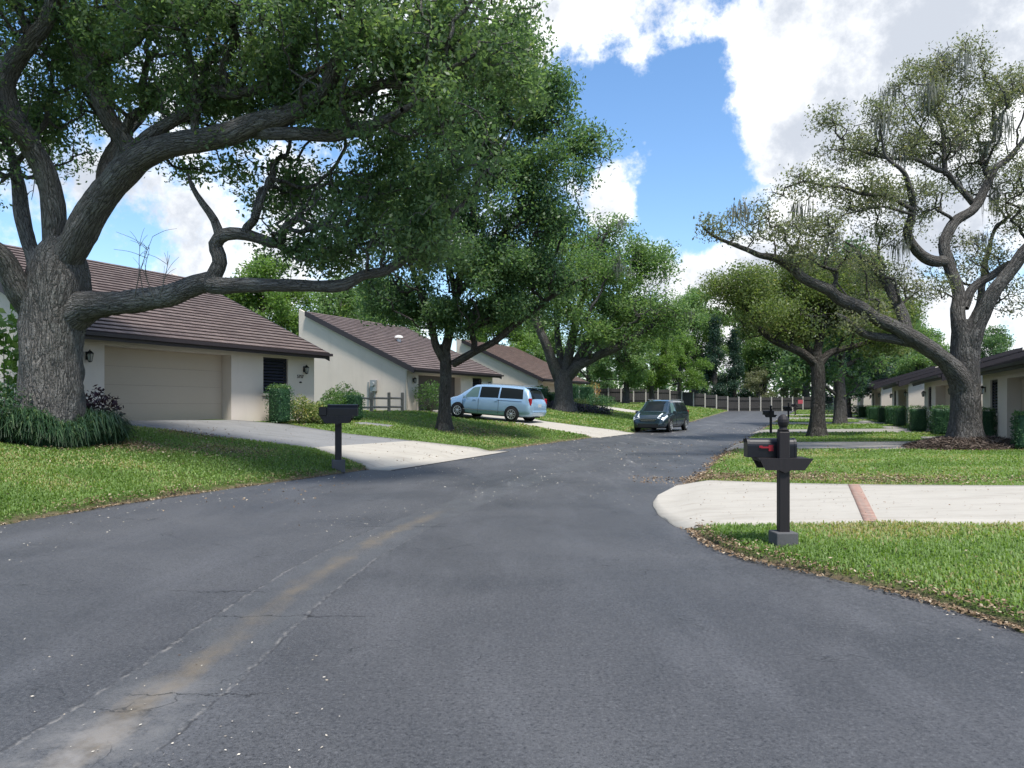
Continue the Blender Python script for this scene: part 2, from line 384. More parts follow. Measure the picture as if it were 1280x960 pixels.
def smooth_tab(pts, s):
    pts = sorted(pts); v = np.interp(Yt, [p[0] for p in pts], [p[1] for p in pts])
    k = np.exp(-.5 * (np.arange(-60, 61) * .1 / s) ** 2); k /= k.sum()
    return np.convolve(np.pad(v, 60, mode='edge'), k, 'valid')
Lt, Rt = smooth_tab(Lp, .9), smooth_tab(Rp, .45)
Lg, Rg = 1 / np.sqrt(1 + np.gradient(Lt, .1) ** 2), 1 / np.sqrt(1 + np.gradient(Rt, .1) ** 2)
def Lx(Y): return np.interp(Y, Yt, Lt)
def Rx(Y): return np.interp(Y, Yt, Rt)
def dleft(X, Y): return (Lx(Y) - X) * np.interp(Y, Yt, Lg)
def dright(X, Y): return (X - Rx(Y)) * np.interp(Y, Yt, Rg)
def sstep(a, b, x):
    t = np.clip((x - a) / (b - a), 0, 1); return t * t * (3 - 2 * t)
def hgt(X, Y):
    X = np.asarray(X, dtype=float); Y = np.asarray(Y, dtype=float)
    dl, dr = dleft(X, Y), dright(X, Y); z = zr(Y)
    lf = .045 * sstep(0, .25, dl) + 1.05 * np.clip(dl / 8.0, 0, 1) ** .97 * sstep(-6, 8, Y) 
    rt = .045 * sstep(0, .25, dr) + .30 * np.clip(dr / 12, 0, 1) * (1 - .7 * sstep(36, 60, Y))
    lc = .60; lf = lf + .6 * (lc - lf) * np.exp(-((X + .95) ** 2 + (Y - 38.4) ** 2) ** 2 / 3.1 ** 4)
    return z + np.where(dl > 0, lf, 0) + np.where(dr > 0, rt, 0)
def H(x, y): return float(hgt(x, y))
def G(px, py, y0=3.5, y1=130):
    Y = np.linspace(y0, y1, 6000); X = (px - CX) / F * Y
    below = (EYE - (py - HY) / F * Y) <= hgt(X, Y)
    i = int(np.argmax(below)) if below.any() else len(Y) - 1
    return X[i], Y[i]
def at(px, Y, dz=0):
    x = (px - CX) / F * Y; return (x, Y, H(x, Y) + dz)

def sheet(name, X, Y, Z, mat, attrs=None, kind='structure', parent=None):
    n, m = X.shape
    idx = np.arange(n * m).reshape(n, m)
    q = np.stack([idx[:-1, :-1], idx[:-1, 1:], idx[1:, 1:], idx[1:, :-1]], -1).reshape(-1, 4)
    at_ = {k: ('POINT', v.ravel()) for k, v in (attrs or {}).items()}
    o = np_obj(name, np.stack([X, Y, Z], -1).reshape(-1, 3), q, mat, parent, at_, True)
    if kind: o['kind'] = kind
    return o

# one great ground sheet, a little under the lawns and the road
gx = np.concatenate([np.linspace(-700, -60, 16), np.linspace(-50, 70, 61), np.linspace(80, 700, 16)])
gy = np.concatenate([np.linspace(-400, -45, 10), np.linspace(-38, 130, 85), np.linspace(140, 900, 16)])
GX, GY = np.meshgrid(gx, gy)
sheet('ground', GX, GY, hgt(GX, np.clip(GY, -39, 139)) - .16, M['ground'])
# road
ry = np.concatenate([np.linspace(-30, 2, 33), np.arange(2.1, 16, .1), np.arange(16, 40, .4), np.arange(40, 97.1, 1.5)])
tt = np.linspace(0, 1, 61)
RY, T = np.meshgrid(ry, tt, indexing='ij')
RX = Lx(RY) + (Rx(RY) - Lx(RY)) * T
RX = RX + (T - .5) * .5
seam = sorted([(-30, -9), (0, -2.6), (3.26, -1.87), (5.5, -1.88), (7.0, -1.83), (9.9, -1.37), (14.3, -.08), (19.7, 1.57), (25.6, 4.1), (38, 8.8), (60, 17.5), (97, 32)])
st = smooth_tab(seam, 1.0)
SD = (RX - np.interp(RY, Yt, st))
SDg = SD * np.interp(RY, Yt, 1 / np.sqrt(1 + np.gradient(st, .1) ** 2))
sheet('road', RX, RY, zr(RY) - .03 * (2 * T - 1) ** 8, M['asphalt'], {'sd': SDg, 'al': RY})
# lawns
def lawn(name, side):
    ly = np.concatenate([np.arange(-30, 2, 1.0), np.arange(2, 30, .12), np.arange(30, 100.1, .6)])
    dd = np.concatenate([[0, .04, .1, .18, .3, .5], np.arange(.8, 12, .35), np.arange(12, 60, 2.5)])
    YY, D = np.meshgrid(ly, dd, indexing='ij')
    jit = (vnoise(np.stack([YY * 2.2, YY * 0 + side, YY * 0], -1), 3) - .5) * .16 + (vnoise(np.stack([YY * 8, YY * 0 + side, YY * 0], -1), 5) - .5) * .10
    jit = jit * np.clip(1 - D / .6, 0, 1)
    if side < 0: XX = Lx(YY) - (D + jit) / np.interp(YY, Yt, Lg)
    else: XX = Rx(YY) + (D + jit) / np.interp(YY, Yt, Rg)
    Z = hgt(XX, YY) + (vnoise(np.stack([XX * 1.1, YY * 1.1, XX * 0], -1), 9) - .5) * .05 * sstep(.3, 1.2, D)
    Z = np.where(D <= 0.001, zr(YY) - .05, Z + .004)
    return sheet(name, XX, YY, Z, M['lawn'], {'ed': D})
lawn('lawn', -1); lawn('lawn', 1)

POLYS = []      # places without grass
def strip(name, A, B, mat, dz=.035, n=24, m=10):
    """surface between two world polylines that follows the land"""
    def rs(p, n):
        p = np.array(p, dtype=float); s = np.concatenate([[0], np.cumsum(np.linalg.norm(np.diff(p, axis=0), axis=1))])
        q = np.linspace(0, s[-1], n); return np.stack([np.interp(q, s, p[:, 0]), np.interp(q, s, p[:, 1])], -1)
    a, b = rs(A, n), rs(B, n); t = np.linspace(0, 1, m)[None, :, None]
    g = a[:, None] * (1 - t) + b[:, None] * t
    X, Y = g[..., 0], g[..., 1]
    on = (dleft(X, Y) < 0) & (dright(X, Y) < 0)
    Z = np.where(on, zr(Y) + .014, hgt(X, Y) + dz)
    # skirt so that the slab has an edge
    X2 = np.concatenate([X[:, :1], X, X[:, -1:]], 1); Y2 = np.concatenate([Y[:, :1], Y, Y[:, -1:]], 1); Z2 = np.concatenate([Z[:, :1] - .09, Z, Z[:, -1:] - .09], 1)
    o = sheet(name, X2, Y2, Z2, mat)
    POLYS.append(np.concatenate([a, b[::-1]]))
    return o
def in_poly(x, y, poly):
    r = np.zeros(x.shape, bool); n = len(poly); j = n - 1
    for i in range(n):
        xi, yi, xj, yj = poly[i][0], poly[i][1], poly[j][0], poly[j][1]
        c = ((yi > y) != (yj > y)) & (x < (xj - xi) * (y - yi) / (yj - yi + 1e-12) + xi); r ^= c; j = i
    return r

dL = np.array([.456, .890]); bL = np.array([-.890, .456])      # left row: facade direction, away from the road
dR = np.array([.365, .931]); bR = np.array([.931, -.365])
Hfar = [np.array([-7.43, 28.25]), np.array([-1.25, 48.3]), np.array([6.35, 68.4])]
Rfar = [np.array([18.77, 30.0]) + k * np.array([4.26, 12.0]) for k in range(6)]

# driveways: first left one in weathered and pale concrete
g1, g2 = Hfar[0] - dL * 8.6, Hfar[0] - dL * 3.8
n1, n2, n3 = G(280, 547), G(392, 561), G(466, 587)
f1, f2, f3 = G(356, 531), G(432, 543), G(618, 564)
m1 = np.array(n2); m2 = np.array(f2) + .45 * (np.array(f3) - np.array(f2))
strip('driveway', [g1, n1, m1], [g2, f1, f2, m2], M['concrete_old'])
e1 = np.array(n3) + np.array([.5, -.3]); e2 = np.array(f3) + np.array([.5, -.2])
strip('driveway_apron', [m1, n3, e1], [m2, f3, e2], M['concrete'], .04)
a1, a2 = Hfar[1] - dL * 8.6, Hfar[1] - dL * 3.8
strip('driveway', [a1, a1 - bL * 3, G(661, 532), G(737, 545.5), np.array(G(737, 545.5)) + (.5, -.3)],
      [a2, a2 - bL * 3, G(681, 527.5), G(782, 540.5), np.array(G(782, 540.5)) + (.5, -.3)], M['concrete'])
a1, a2 = Hfar[2] - dL * 8.6, Hfar[2] - dL * 3.8
e1, e2 = a1 - bL * 7.5, a2 - bL * 7.5
strip('driveway', [a1, e1], [a2, e2], M['concrete'])
# right side
q1 = [G(868, 667), G(905, 658), G(1000, 656.5), G(1100, 656), G(1280, 657)]
q2 = [G(862, 604), G(872, 603), G(990, 606), G(1100, 608), G(1280, 609)]
q1 = [(q1[0][0] - .05, q1[0][1])] + q1[1:] + [(q1[-1][0] + 5, q1[-1][1] - 1.2)]
q2 = [(q2[0][0] - .2, q2[0][1] - .5)] + q2[1:] + [(q2[-1][0] + 5, q2[-1][1] - 2.2)]
mid = [(2.36, 11.2)]
strip('driveway', [(2.52, 13.0), (2.22, 11.9), (2.10, 10.8), (2.12, 9.6), *q1[1:]], [(3.2, 14.6), (3.5, 14.95), (3.75, 15.0), *q2[2:]], M['concrete'], .032, 40, 14)
b1, b2, b3, b4 = G(1060, 608), G(1080, 656), G(1098, 656), G(1074, 608)
strip('brick_band', [b1, b2], [b4, b3], M['brick'], .042, 24, 4)
POLYS.pop()
for k in range(5):
    a1, a2 = Rfar[k] - dR * 8.3, Rfar[k] - dR * 4.0
    def tord(a):
        for s in np.arange(0, 30, .1):
            q = a - bR * s
            if dright(q[0], q[1]) < -.1: return q
        return a - bR * 12
    strip('driveway', [a1, tord(a1)], [a2, tord(a2)], M['concrete_mid'])
    w0 = Rfar[k] - dR * 3.95 - bR * 1.4; strip('walk', [w0, w0 + dR * 3.6], [w0 - bR * .9, w0 - bR * .9 + dR * 3.6], M['concrete_mid'], .038, 8, 3)
w0 = np.array(G(440, 531)); strip('walk', [w0 + (0, .5), w0 + (1.3, .6)], [w0 + (.3, 1.1), w0 + (1.4, 1.15)], M['concrete_old'], .04, 6, 3)

# ------------------------------------------------------------------ grass, litter
CIRC = []       # round beds without grass: x, y, r
LO = P(62, 540, 17.0)[:2]; RO = P(1208, 556, 23.5)[:2]
CIRC += [(LO[0], LO[1], 1.45), (RO[0], RO[1], 1.55)]
def free(x, y):
    ok = (dleft(x, y) > .06) | (dright(x, y) > .06)
    for p in POLYS: ok &= ~in_poly(x, y, p)
    for c in CIRC: ok &= (x - c[0]) ** 2 + (y - c[1]) ** 2 > c[2] ** 2
    return ok
def in_house(x, y):
    r = np.zeros(x.shape, bool)
    for C, d, b in [(c, dL, bL) for c in Hfar] + [(c, dR, bR) for c in Rfar]:
        u = (C[0] - x) * d[0] + (C[1] - y) * d[1]; v = (x - C[0]) * b[0] + (y - C[1]) * b[1]
        r |= (u > -.1) & (u < 9.5) & (v > -.3)
    return r
def thin(x, y):
    """how worn the turf is, 0..1"""
    n = vnoise(np.stack([x * .45, y * .45, x * 0], -1), 21) * .6 + vnoise(np.stack([x * 1.3, y * 1.3, x * 0], -1), 22) * .4
    for (cx, cy, r) in WORN: n = n + .75 * np.exp(-((x - cx) ** 2 + (y - cy) ** 2) / r ** 2)
    return n
WORN = [(*G(175, 560), .8), (*G(290, 566), 1.0), (*G(250, 543), 1.0), (*G(600, 541), 1.6), (*G(1000, 598), .8), (*G(1130, 603), 1.0), (*G(900, 598), .7)]
def grass(bands):
    VV, TT = [], []
    for (y0, y1, dens, w, hh) in bands:
        x0, x1 = -.8 * y1 - 1, .8 * y1 + 1
        n = int((x1 - x0) * (y1 - y0) * dens)
        x = rng.uniform(x0, x1, n); y = rng.uniform(y0, y1, n)
        k = (np.abs(x) < .76 * y + 1.2) & free(x, y); x, y = x[k], y[k]
        k = ~in_house(x, y); x, y = x[k], y[k]
        th = thin(x, y); ed = np.maximum(dleft(x, y), dright(x, y))
        k = rng.random(len(x)) < np.clip(1.75 - 1.9 * (th - .38), .12, 1) * np.clip(ed / .2, .15, 1)
        x, y, th, ed = x[k], y[k], th[k], ed[k]; n = len(x)
        z = hgt(x, y) + (vnoise(np.stack([x * 1.1, y * 1.1, x * 0], -1), 9) - .5) * .05 * sstep(.3, 1.2, ed)
        a = rng.uniform(0, 2 * math.pi, n); ln = rng.uniform(.5, 1.25, n) * hh * np.clip(ed / .5 + .45, .4, 1)
        lean = rng.uniform(.35, .97, n) * ln; la = rng.uniform(0, 2 * math.pi, n)
        ww = w * rng.uniform(.7, 1.5, n); o = np.stack([-np.sin(la) * ww, np.cos(la) * ww, 0 * la], -1)
        b = np.stack([x, y, z], -1); dv = np.stack([np.cos(la), np.sin(la), 0 * la], -1); up = np.sqrt(np.maximum(ln ** 2 - lean ** 2, 1e-6))[:, None] * np.array([0, 0, 1.0])
        mid = b + dv * (lean * .35)[:, None] + up * .8; tip = b + dv * lean[:, None] + up * rng.uniform(.55, 1.05, n)[:, None]
        VV.append(np.stack([b - o * .7, b + o * .7, mid + o, mid - o, tip], 1).reshape(-1, 3))
        big = vnoise(np.stack([x * .8, y * .8, x * 0], -1), 31)
        TT.append(np.clip(rng.normal(.02 + .85 * big, .2, n) + np.where(rng.random(n) < np.clip((th - .5) * 1.6, 0, .6), .5, 0), 0, 1))
    V = np.concatenate(VV); t = np.concatenate(TT)
    i5 = np.arange(0, len(V), 5)[:, None]
    Fg = np.stack([i5 + [[0, 1, 2]], i5 + [[0, 2, 3]], i5 + [[3, 2, 4]]], 1).reshape(-1, 3)
    o = np_obj('grass', V, Fg, M['grass'], None, {'tint': ('FACE', np.repeat(t, 3))})
    return tag(o, 'mown green lawn grass on both sides of the road', 'grass', None, 'stuff')
grass([(4.5, 9.5, 2600, .0050, .066), (9.5, 14, 1600, .0065, .064), (14, 22, 800, .010, .064), (22, 34, 300, .016, .07), (34, 60, 110, .03, .1), (60, 100, 35, .05, .12)])

def cards(c, size, ratio, tilt, r):
    """small leaf shaped quads around centres c (N,3); tilt 0 = flat on the ground, 1 = any way"""
    n = len(c)
    ax = r.normal(size=(n, 3)); ax[:, 2] *= tilt; ax /= np.linalg.norm(ax, axis=1)[:, None] + 1e-9
    nz = r.normal(size=(n, 3)) * tilt; nz[:, 2] = np.abs(nz[:, 2]) + .35
    bx = np.cross(nz, ax); bx /= np.linalg.norm(bx, axis=1)[:, None] + 1e-9
    s = (size * r.uniform(.6, 1.3, n))[:, None]
    V = np.stack([c - ax * s * .5, c + bx * s * ratio * .5 - ax * s * .05, c + ax * s * .5, c - bx * s * ratio * .5 - ax * s * .05], 1)
    return V.reshape(-1, 3), np.arange(4 * n).reshape(-1, 4)
def litter():
    pts = []
    def along(side, n, y0, y1, spread, inside):
        y = y0 * (y1 / y0) ** rng.random(n)
        d = np.abs(rng.normal(0, spread, n)) * np.where(rng.random(n) < .5, -inside, 1.0)
        x = np.where(side < 0, Lx(y) - d / np.interp(y, Yt, Lg), Rx(y) + d / np.interp(y, Yt, Rg))
        clump = vnoise(np.stack([y * 1.5, y * 0 + side, y * 0], -1), 77)
        k = rng.random(n) < np.clip((clump - .2) * 2.2, .15, 1)
        pts.append(np.stack([x, y], -1)[k])
    along(-1, 3600, 9, 24, .12, .5); along(1, 2600, 4.8, 10, .09, .6); along(1, 3200, 14, 30, .22, .5); along(-1, 1200, 24, 60, .25, .6); along(1, 1000, 30, 70, .3, .6)
    for (cx, cy, r) in WORN:
        q = rng.normal(0, r * .6, (800, 2)) + (cx, cy); pts.append(q)
    for (cx, cy, r) in CIRC:
        a = rng.uniform(0, 2 * math.pi, 500); rr = r + np.abs(rng.normal(0, .45, 500)); pts.append(np.stack([cx + rr * np.cos(a), cy + rr * np.sin(a)], -1))
    q = rng.uniform((2.5, 14.8), (12, 16.4), (1500, 2)); q[:, 1] -= (q[:, 0] - 3.5) * .36; pts.append(q)
    q = rng.uniform((-16, 11), (-3, 26), (900, 2)); pts.append(q)
    q = rng.uniform((3, 6), (18, 30), (900, 2)); pts.append(q)
    p = np.concatenate(pts); x, y = p[:, 0], p[:, 1]
    k = ~in_house(x, y) & (y > 4); x, y = x[k], y[k]
    pol = np.zeros(len(x), bool)
    for pp in POLYS: pol |= in_poly(x, y, pp)
    k = ~pol | (rng.random(len(x)) < .06); x, y = x[k], y[k]
    onroad = (dleft(x, y) < .02) & (dright(x, y) < .02)
    z = np.where(onroad, zr(y) + .008, hgt(x, y) + .04 + rng.uniform(0, .045, len(x)))
    V, Fc = cards(np.stack([x, y, z], -1), np.clip(.030 + y * .0013, .032, .09), .5, .35, rng)
    o = np_obj('leaf_litter', V, Fc, M['litter'], None, {'tint': ('FACE', rng.random(len(Fc)))})
    tag(o, 'dry brown oak leaves gathered along the lawn edges', 'fallen leaves', None, 'stuff')
    sp = []
    for x0, x1, y0, y1, n in ((2, 14, 6, 16, 1500), (-12, 0, 17, 28, 900), (3, 14, 25, 45, 900)):
        q = rng.uniform((x0, y0), (x1, y1), (n, 2)); k = np.zeros(n, bool)
        for pp in POLYS: k |= in_poly(q[:, 0], q[:, 1], pp)
        k &= (dleft(q[:, 0], q[:, 1]) > 0) | (dright(q[:, 0], q[:, 1]) > 0); sp.append(q[k])
    q = np.concatenate(sp); V, Fc = cards(np.stack([q[:, 0], q[:, 1], hgt(q[:, 0], q[:, 1]) + .05], -1), np.clip(.016 + q[:, 1] * .0011, .02, .06), .55, .2, rng)
    o = np_obj('leaf_litter', V, Fc, M['litter'], None, {'tint': ('FACE', rng.random(len(Fc)) * .8)}); tag(o, 'dark leaf bits and acorns scattered on the concrete driveways', 'fallen leaves', None, 'stuff')
    n = 3200; y = 2.5 * (45 / 2.5) ** rng.random(n); t = rng.random(n); x = Lx(y) + (Rx(y) - Lx(y)) * t
    cl = vnoise(np.stack([x * .5, y * .3, x * 0], -1), 55); k = cl > .42; x, y = x[k], y[k]
    V, Fc = cards(np.stack([x, y, zr(y) + .007], -1), np.clip(.012 + y * .0014, .016, .07), .5, .15, rng)
    o = np_obj('fallen_leaves', V, Fc, M['speck'], None, {'tint': ('FACE', rng.random(len(Fc)) ** .8)})
    tag(o, 'pale fallen leaves scattered over the asphalt road', 'fallen leaves', None, 'stuff')
litter()

# ------------------------------------------------------------------ trees
def catmull(p, step):
    p = np.asarray(p, dtype=float); out = []
    q = np.concatenate([2 * p[:1] - p[1:2], p, 2 * p[-1:] - p[-2:-1]])
    for i in range(1, len(q) - 2):
        n = max(2, int(np.linalg.norm(q[i + 1][:3] - q[i][:3]) / step))
        t = np.linspace(0, 1, n, endpoint=False)[:, None]
        out.append(.5 * (2 * q[i] + (q[i + 1] - q[i - 1]) * t + (2 * q[i - 1] - 5 * q[i] + 4 * q[i + 1] - q[i + 2]) * t ** 2 + (3 * q[i] - q[i - 1] - 3 * q[i + 1] + q[i + 2]) * t ** 3))
    out.append(p[-1:]); return np.concatenate(out)
class Geo:
    def __init__(s): s.V, s.F, s.B, s.n = [], [], [], 0
    def add(s, V, Fc, B=None): s.V.append(V); s.F.append(Fc + s.n); s.B.append(V if B is None else B); s.n += len(V)
    def out(s): return np.concatenate(s.V), np.concatenate(s.F)
    def bc(s): return np.concatenate(s.B)
def sweep(g, p, r, sides, rough=0, seed=0, fl=None):
    n = len(p); T = np.gradient(p, axis=0); T /= np.linalg.norm(T, axis=1)[:, None] + 1e-9
    u = np.cross(T[0], (0.3, 1, .1)); u /= np.linalg.norm(u)
    th = np.linspace(0, 2 * math.pi, sides, endpoint=False); c, s_ = np.cos(th), np.sin(th)
    V = np.empty((n, sides, 3))
    for i in range(n):
        u = u - T[i] * (u @ T[i]); u /= np.linalg.norm(u) + 1e-9; w = np.cross(T[i], u)
        V[i] = c[:, None] * u + s_[:, None] * w
    R = np.repeat(np.asarray(r)[:, None], sides, 1)
    if rough:
        q = p[:, None] + V * R[..., None]
        nz = (vnoise(q * (2.2, 2.2, 1.1), seed) - .5) * 1.3 + (vnoise(q * (6, 6, 3), seed + 1) - .5) * .8 + (vnoise(q * (17, 17, 5), seed + 2) - .5) * .45
        R = R * (1 + rough * nz)
    if fl is not None:
        lob = .5 + .5 * np.cos(th * 5 + seed) * .6 + .3 * np.cos(th * 3 + 1)
        R = R * (1 + fl[:, None] * lob[None])
    V = (p[:, None] + V * R[..., None]).reshape(-1, 3)
    sl_ = np.concatenate([[0], np.cumsum(np.linalg.norm(np.diff(p, axis=0), axis=1))]) + seed * 3.7
    rr_ = np.maximum(np.asarray(r), .06)[:, None]
    B = np.stack([c[None] * rr_, s_[None] * rr_, np.repeat(sl_[:, None], sides, 1)], -1).reshape(-1, 3)
    i, j = np.meshgrid(np.arange(n - 1), np.arange(sides), indexing='ij'); k = (j + 1) % sides
    q = np.stack([i * sides + j, i * sides + k, (i + 1) * sides + k, (i + 1) * sides + j], -1).reshape(-1, 4)
    g.add(V, q, B)
def edges_mesh(g, A, B, ra, rb, sides=4, seed=0):
    """many tapered twigs at once"""
    n = len(A); T = B - A; L = np.linalg.norm(T, axis=1)[:, None] + 1e-9; T = T / L
    u = np.cross(T, np.tile([.37, .71, .2], (n, 1))); u /= np.linalg.norm(u, axis=1)[:, None] + 1e-9; w = np.cross(T, u)
    mid = (A + B) / 2 + (rng.normal(size=A.shape) * .08) * L
    th = np.arange(sides) * 2 * math.pi / sides; c, s = np.cos(th), np.sin(th)
    ring = c[None, :, None] * u[:, None] + s[None, :, None] * w[:, None]
    V = np.stack([A[:, None] + ring * ra[:, None, None], mid[:, None] + ring * ((ra + rb) / 2)[:, None, None], B[:, None] + ring * rb[:, None, None]], 1)
    base = np.arange(n)[:, None, None] * 3 * sides
    lv, j = np.meshgrid(np.arange(2), np.arange(sides), indexing='ij'); k = (j + 1) % sides
    q = np.stack([lv * sides + j, lv * sides + k, (lv + 1) * sides + k, (lv + 1) * sides + j], -1).reshape(1, -1, 4)
    g.add(V.reshape(-1, 3), (base + q).reshape(-1, 4))

def tree_parts(base, limbs, blobs, dens, lpn, lsize, lmat, bmat, seed, sigma=.26, bf=.25, rough=.10, tip=.006, moss=0, lratio=.5, sides0=14, flare=.5, wig=.05, fine=.12, clump=1.0):
    r = np.random.default_rng(seed); g = Geo(); nodes, path, nrad = [], [], []
    base = np.array(base, dtype=float)
    for li, (pts, rads) in enumerate(limbs):
        pts = np.asarray(pts, dtype=float); k = np.concatenate([pts, np.interp(np.linspace(0, 1, len(pts)), np.linspace(0, 1, len(rads)), rads)[:, None]], 1)
        c = catmull(k, fine if li == 0 else fine * 1.3); p, rd = c[:, :3], np.maximum(c[:, 3], .012)
        if li: p = p + (np.stack([vnoise(p * 1.2, seed + 3), vnoise(p * 1.2, seed + 4), vnoise(p * 1.2, seed + 5)], -1) - .5) * wig * 4 * np.linspace(.0, 1, len(p))[:, None]
        fl = None
        if li == 0:
            hz = p[:, 2] - p[0, 2]; fl = flare * np.exp(-hz / .45)
        sweep(g, p, rd, (sides0 * 2 if li == 0 else sides0) if rd[0] > .09 else 7, rough if rd[0] > .05 else 0, seed + li, fl)
        st_ = 3
        nodes.append(p[::st_]); nrad.append(rd[::st_]); path.append(np.linalg.norm(p[::st_] - base, axis=1) * 1.1)
    N = np.concatenate(nodes); PL = np.concatenate(path); NR = np.concatenate(nrad)
    # leave the bare trunk alone
    pts = []
    for (c, rad) in blobs:
        rad = np.asarray(rad, dtype=float); vol = rad[0] * rad[1] * rad[2] * 4.19
        n = max(6, int(dens * vol ** .85)); d = r.normal(size=(n, 3)); d /= np.linalg.norm(d, axis=1)[:, None]
        pts.append(np.asarray(c) + d * (r.random(n) ** .42)[:, None] * rad)
    A = np.concatenate(pts); m = len(A)
    ok = N[:, 2] > base[2] + (N[:, 2].max() - base[2]) * .16
    Nn, Pn, Rn = N[ok], PL[ok], NR[ok]
    best = np.full(m, 1e9); par = np.zeros(m, int)
    for i in range(0, len(Nn), 200):
        d = np.linalg.norm(A[:, None] - Nn[None, i:i + 200], axis=2) + bf * Pn[None, i:i + 200]
        j = d.argmin(1); v = d[np.arange(m), j]; u = v < best; best[u] = v[u]; par[u] = j[u] + i
    K = len(Nn); pos = np.concatenate([Nn, A]); plen = np.concatenate([Pn, np.zeros(m)]); alive = np.ones(m, bool); order = []
    cost = best.copy()
    for _ in range(m):
        i = int(cost.argmin()); order.append(i); alive[i] = False; cost[i] = 1e9
        p_ = par[i]; plen[K + i] = plen[p_] + np.linalg.norm(pos[K + i] - pos[p_])
        d = np.linalg.norm(A - A[i], axis=1) + bf * plen[K + i]
        u = alive & (d < cost); cost[u] = d[u]; par[u] = K + i
    cnt = np.ones(K + m)
    for i in reversed(order): cnt[par[i]] += cnt[K + i]
    rad = tip * cnt[K:] ** .52
    pr = np.where(par < K, np.minimum(rad * 1.25, Rn[np.minimum(par, K - 1)]), tip * cnt[par] ** .52)
    pr = np.minimum(pr, rad * 1.7)
    edges_mesh(g, pos[par], A, pr, rad * .95, 5)
    # leaves
    tipw = np.clip(1.5 - .05 * cnt[K:], .25, 1.5)
    cn = vnoise(A * (1.15 / max(.25, sigma * 3.4)) + seed, seed + 7); tipw = tipw * (1 - clump + clump * 1.9 * sstep(.36, .66, cn))
    nl = r.poisson(lpn * tipw)
    idx = np.repeat(np.arange(m), nl); tpos = r.random(len(idx)) ** .6
    par_p = pos[par]
    cl = A[idx] * tpos[:, None] + par_p[idx] * (1 - tpos)[:, None]
    seglen = np.linalg.norm(A - par_p, axis=1)[idx]; far = seglen > 1.2
    cl[far] = A[idx][far]
    cl = cl + np.clip(r.normal(size=cl.shape), -1.7, 1.7) * sigma * (1, 1, .75)
    V, Fc = cards(cl, lsize, lratio, 1.0, r)
    tint = np.clip(r.normal(.45, .2, len(Fc)) + (hash3(idx, idx * 0, idx * 0 + seed, 3) - .5) * .45, 0, 1)
    return ((*g.out(), g.bc()), (V, Fc, tint), A, base)
def make_tree(name, label, cat, base, limbs, blobs, dens, lpn, lsize, lmat, bmat, seed, group=None, moss=0, **kw):
    (tv, tf, tb), (V, Fc, tint), A, base = tree_parts(base, limbs, blobs, dens, lpn, lsize, lmat, bmat, seed, **kw)
    e = empty(name, base, label, cat, group)
    np_obj('trunk', tv - base, tf, bmat, e, {'bc': ('POINT', tb)}, True)
    np_obj('crown', V - base, Fc, lmat, e, {'tint': ('FACE', tint)})
    if moss:
        r = np.random.default_rng(seed + 99); k = A[r.choice(len(A), moss)]
        n = 60; idx = np.repeat(np.arange(moss), n); p = k[idx] + r.normal(size=(moss * n, 3)) * (.18, .18, .08)
        L = np.repeat(r.uniform(.35, 1.3, moss), n) * r.uniform(.3, 1, moss * n); a = r.uniform(0, 6.28, moss * n); w = .007
        o = np.stack([np.cos(a) * w, np.sin(a) * w, a * 0], -1); dn = np.stack([r.normal(size=len(L)) * .06, r.normal(size=len(L)) * .06, -L], -1)
        mv = np.stack([p - o, p + o, p + dn * .55 + o * 1.5 + r.normal(size=p.shape) * .02, p + dn], 1).reshape(-1, 3)
        np_obj('moss', mv - base, np.arange(len(mv)).reshape(-1, 4), M['moss'], e, {'tint': ('FACE', r.random(len(p)))})
    return e

def pl(Y0, Y1, *pts):
    n = len(pts); return [P(a, b, Y0 + (Y1 - Y0) * i / max(1, n - 1)) for i, (a, b) in enumerate(pts)]
def bl(px, py, Y, rx, ry, dep):
    return (P(px, py, Y), (rx * Y / F, dep, ry * Y / F))

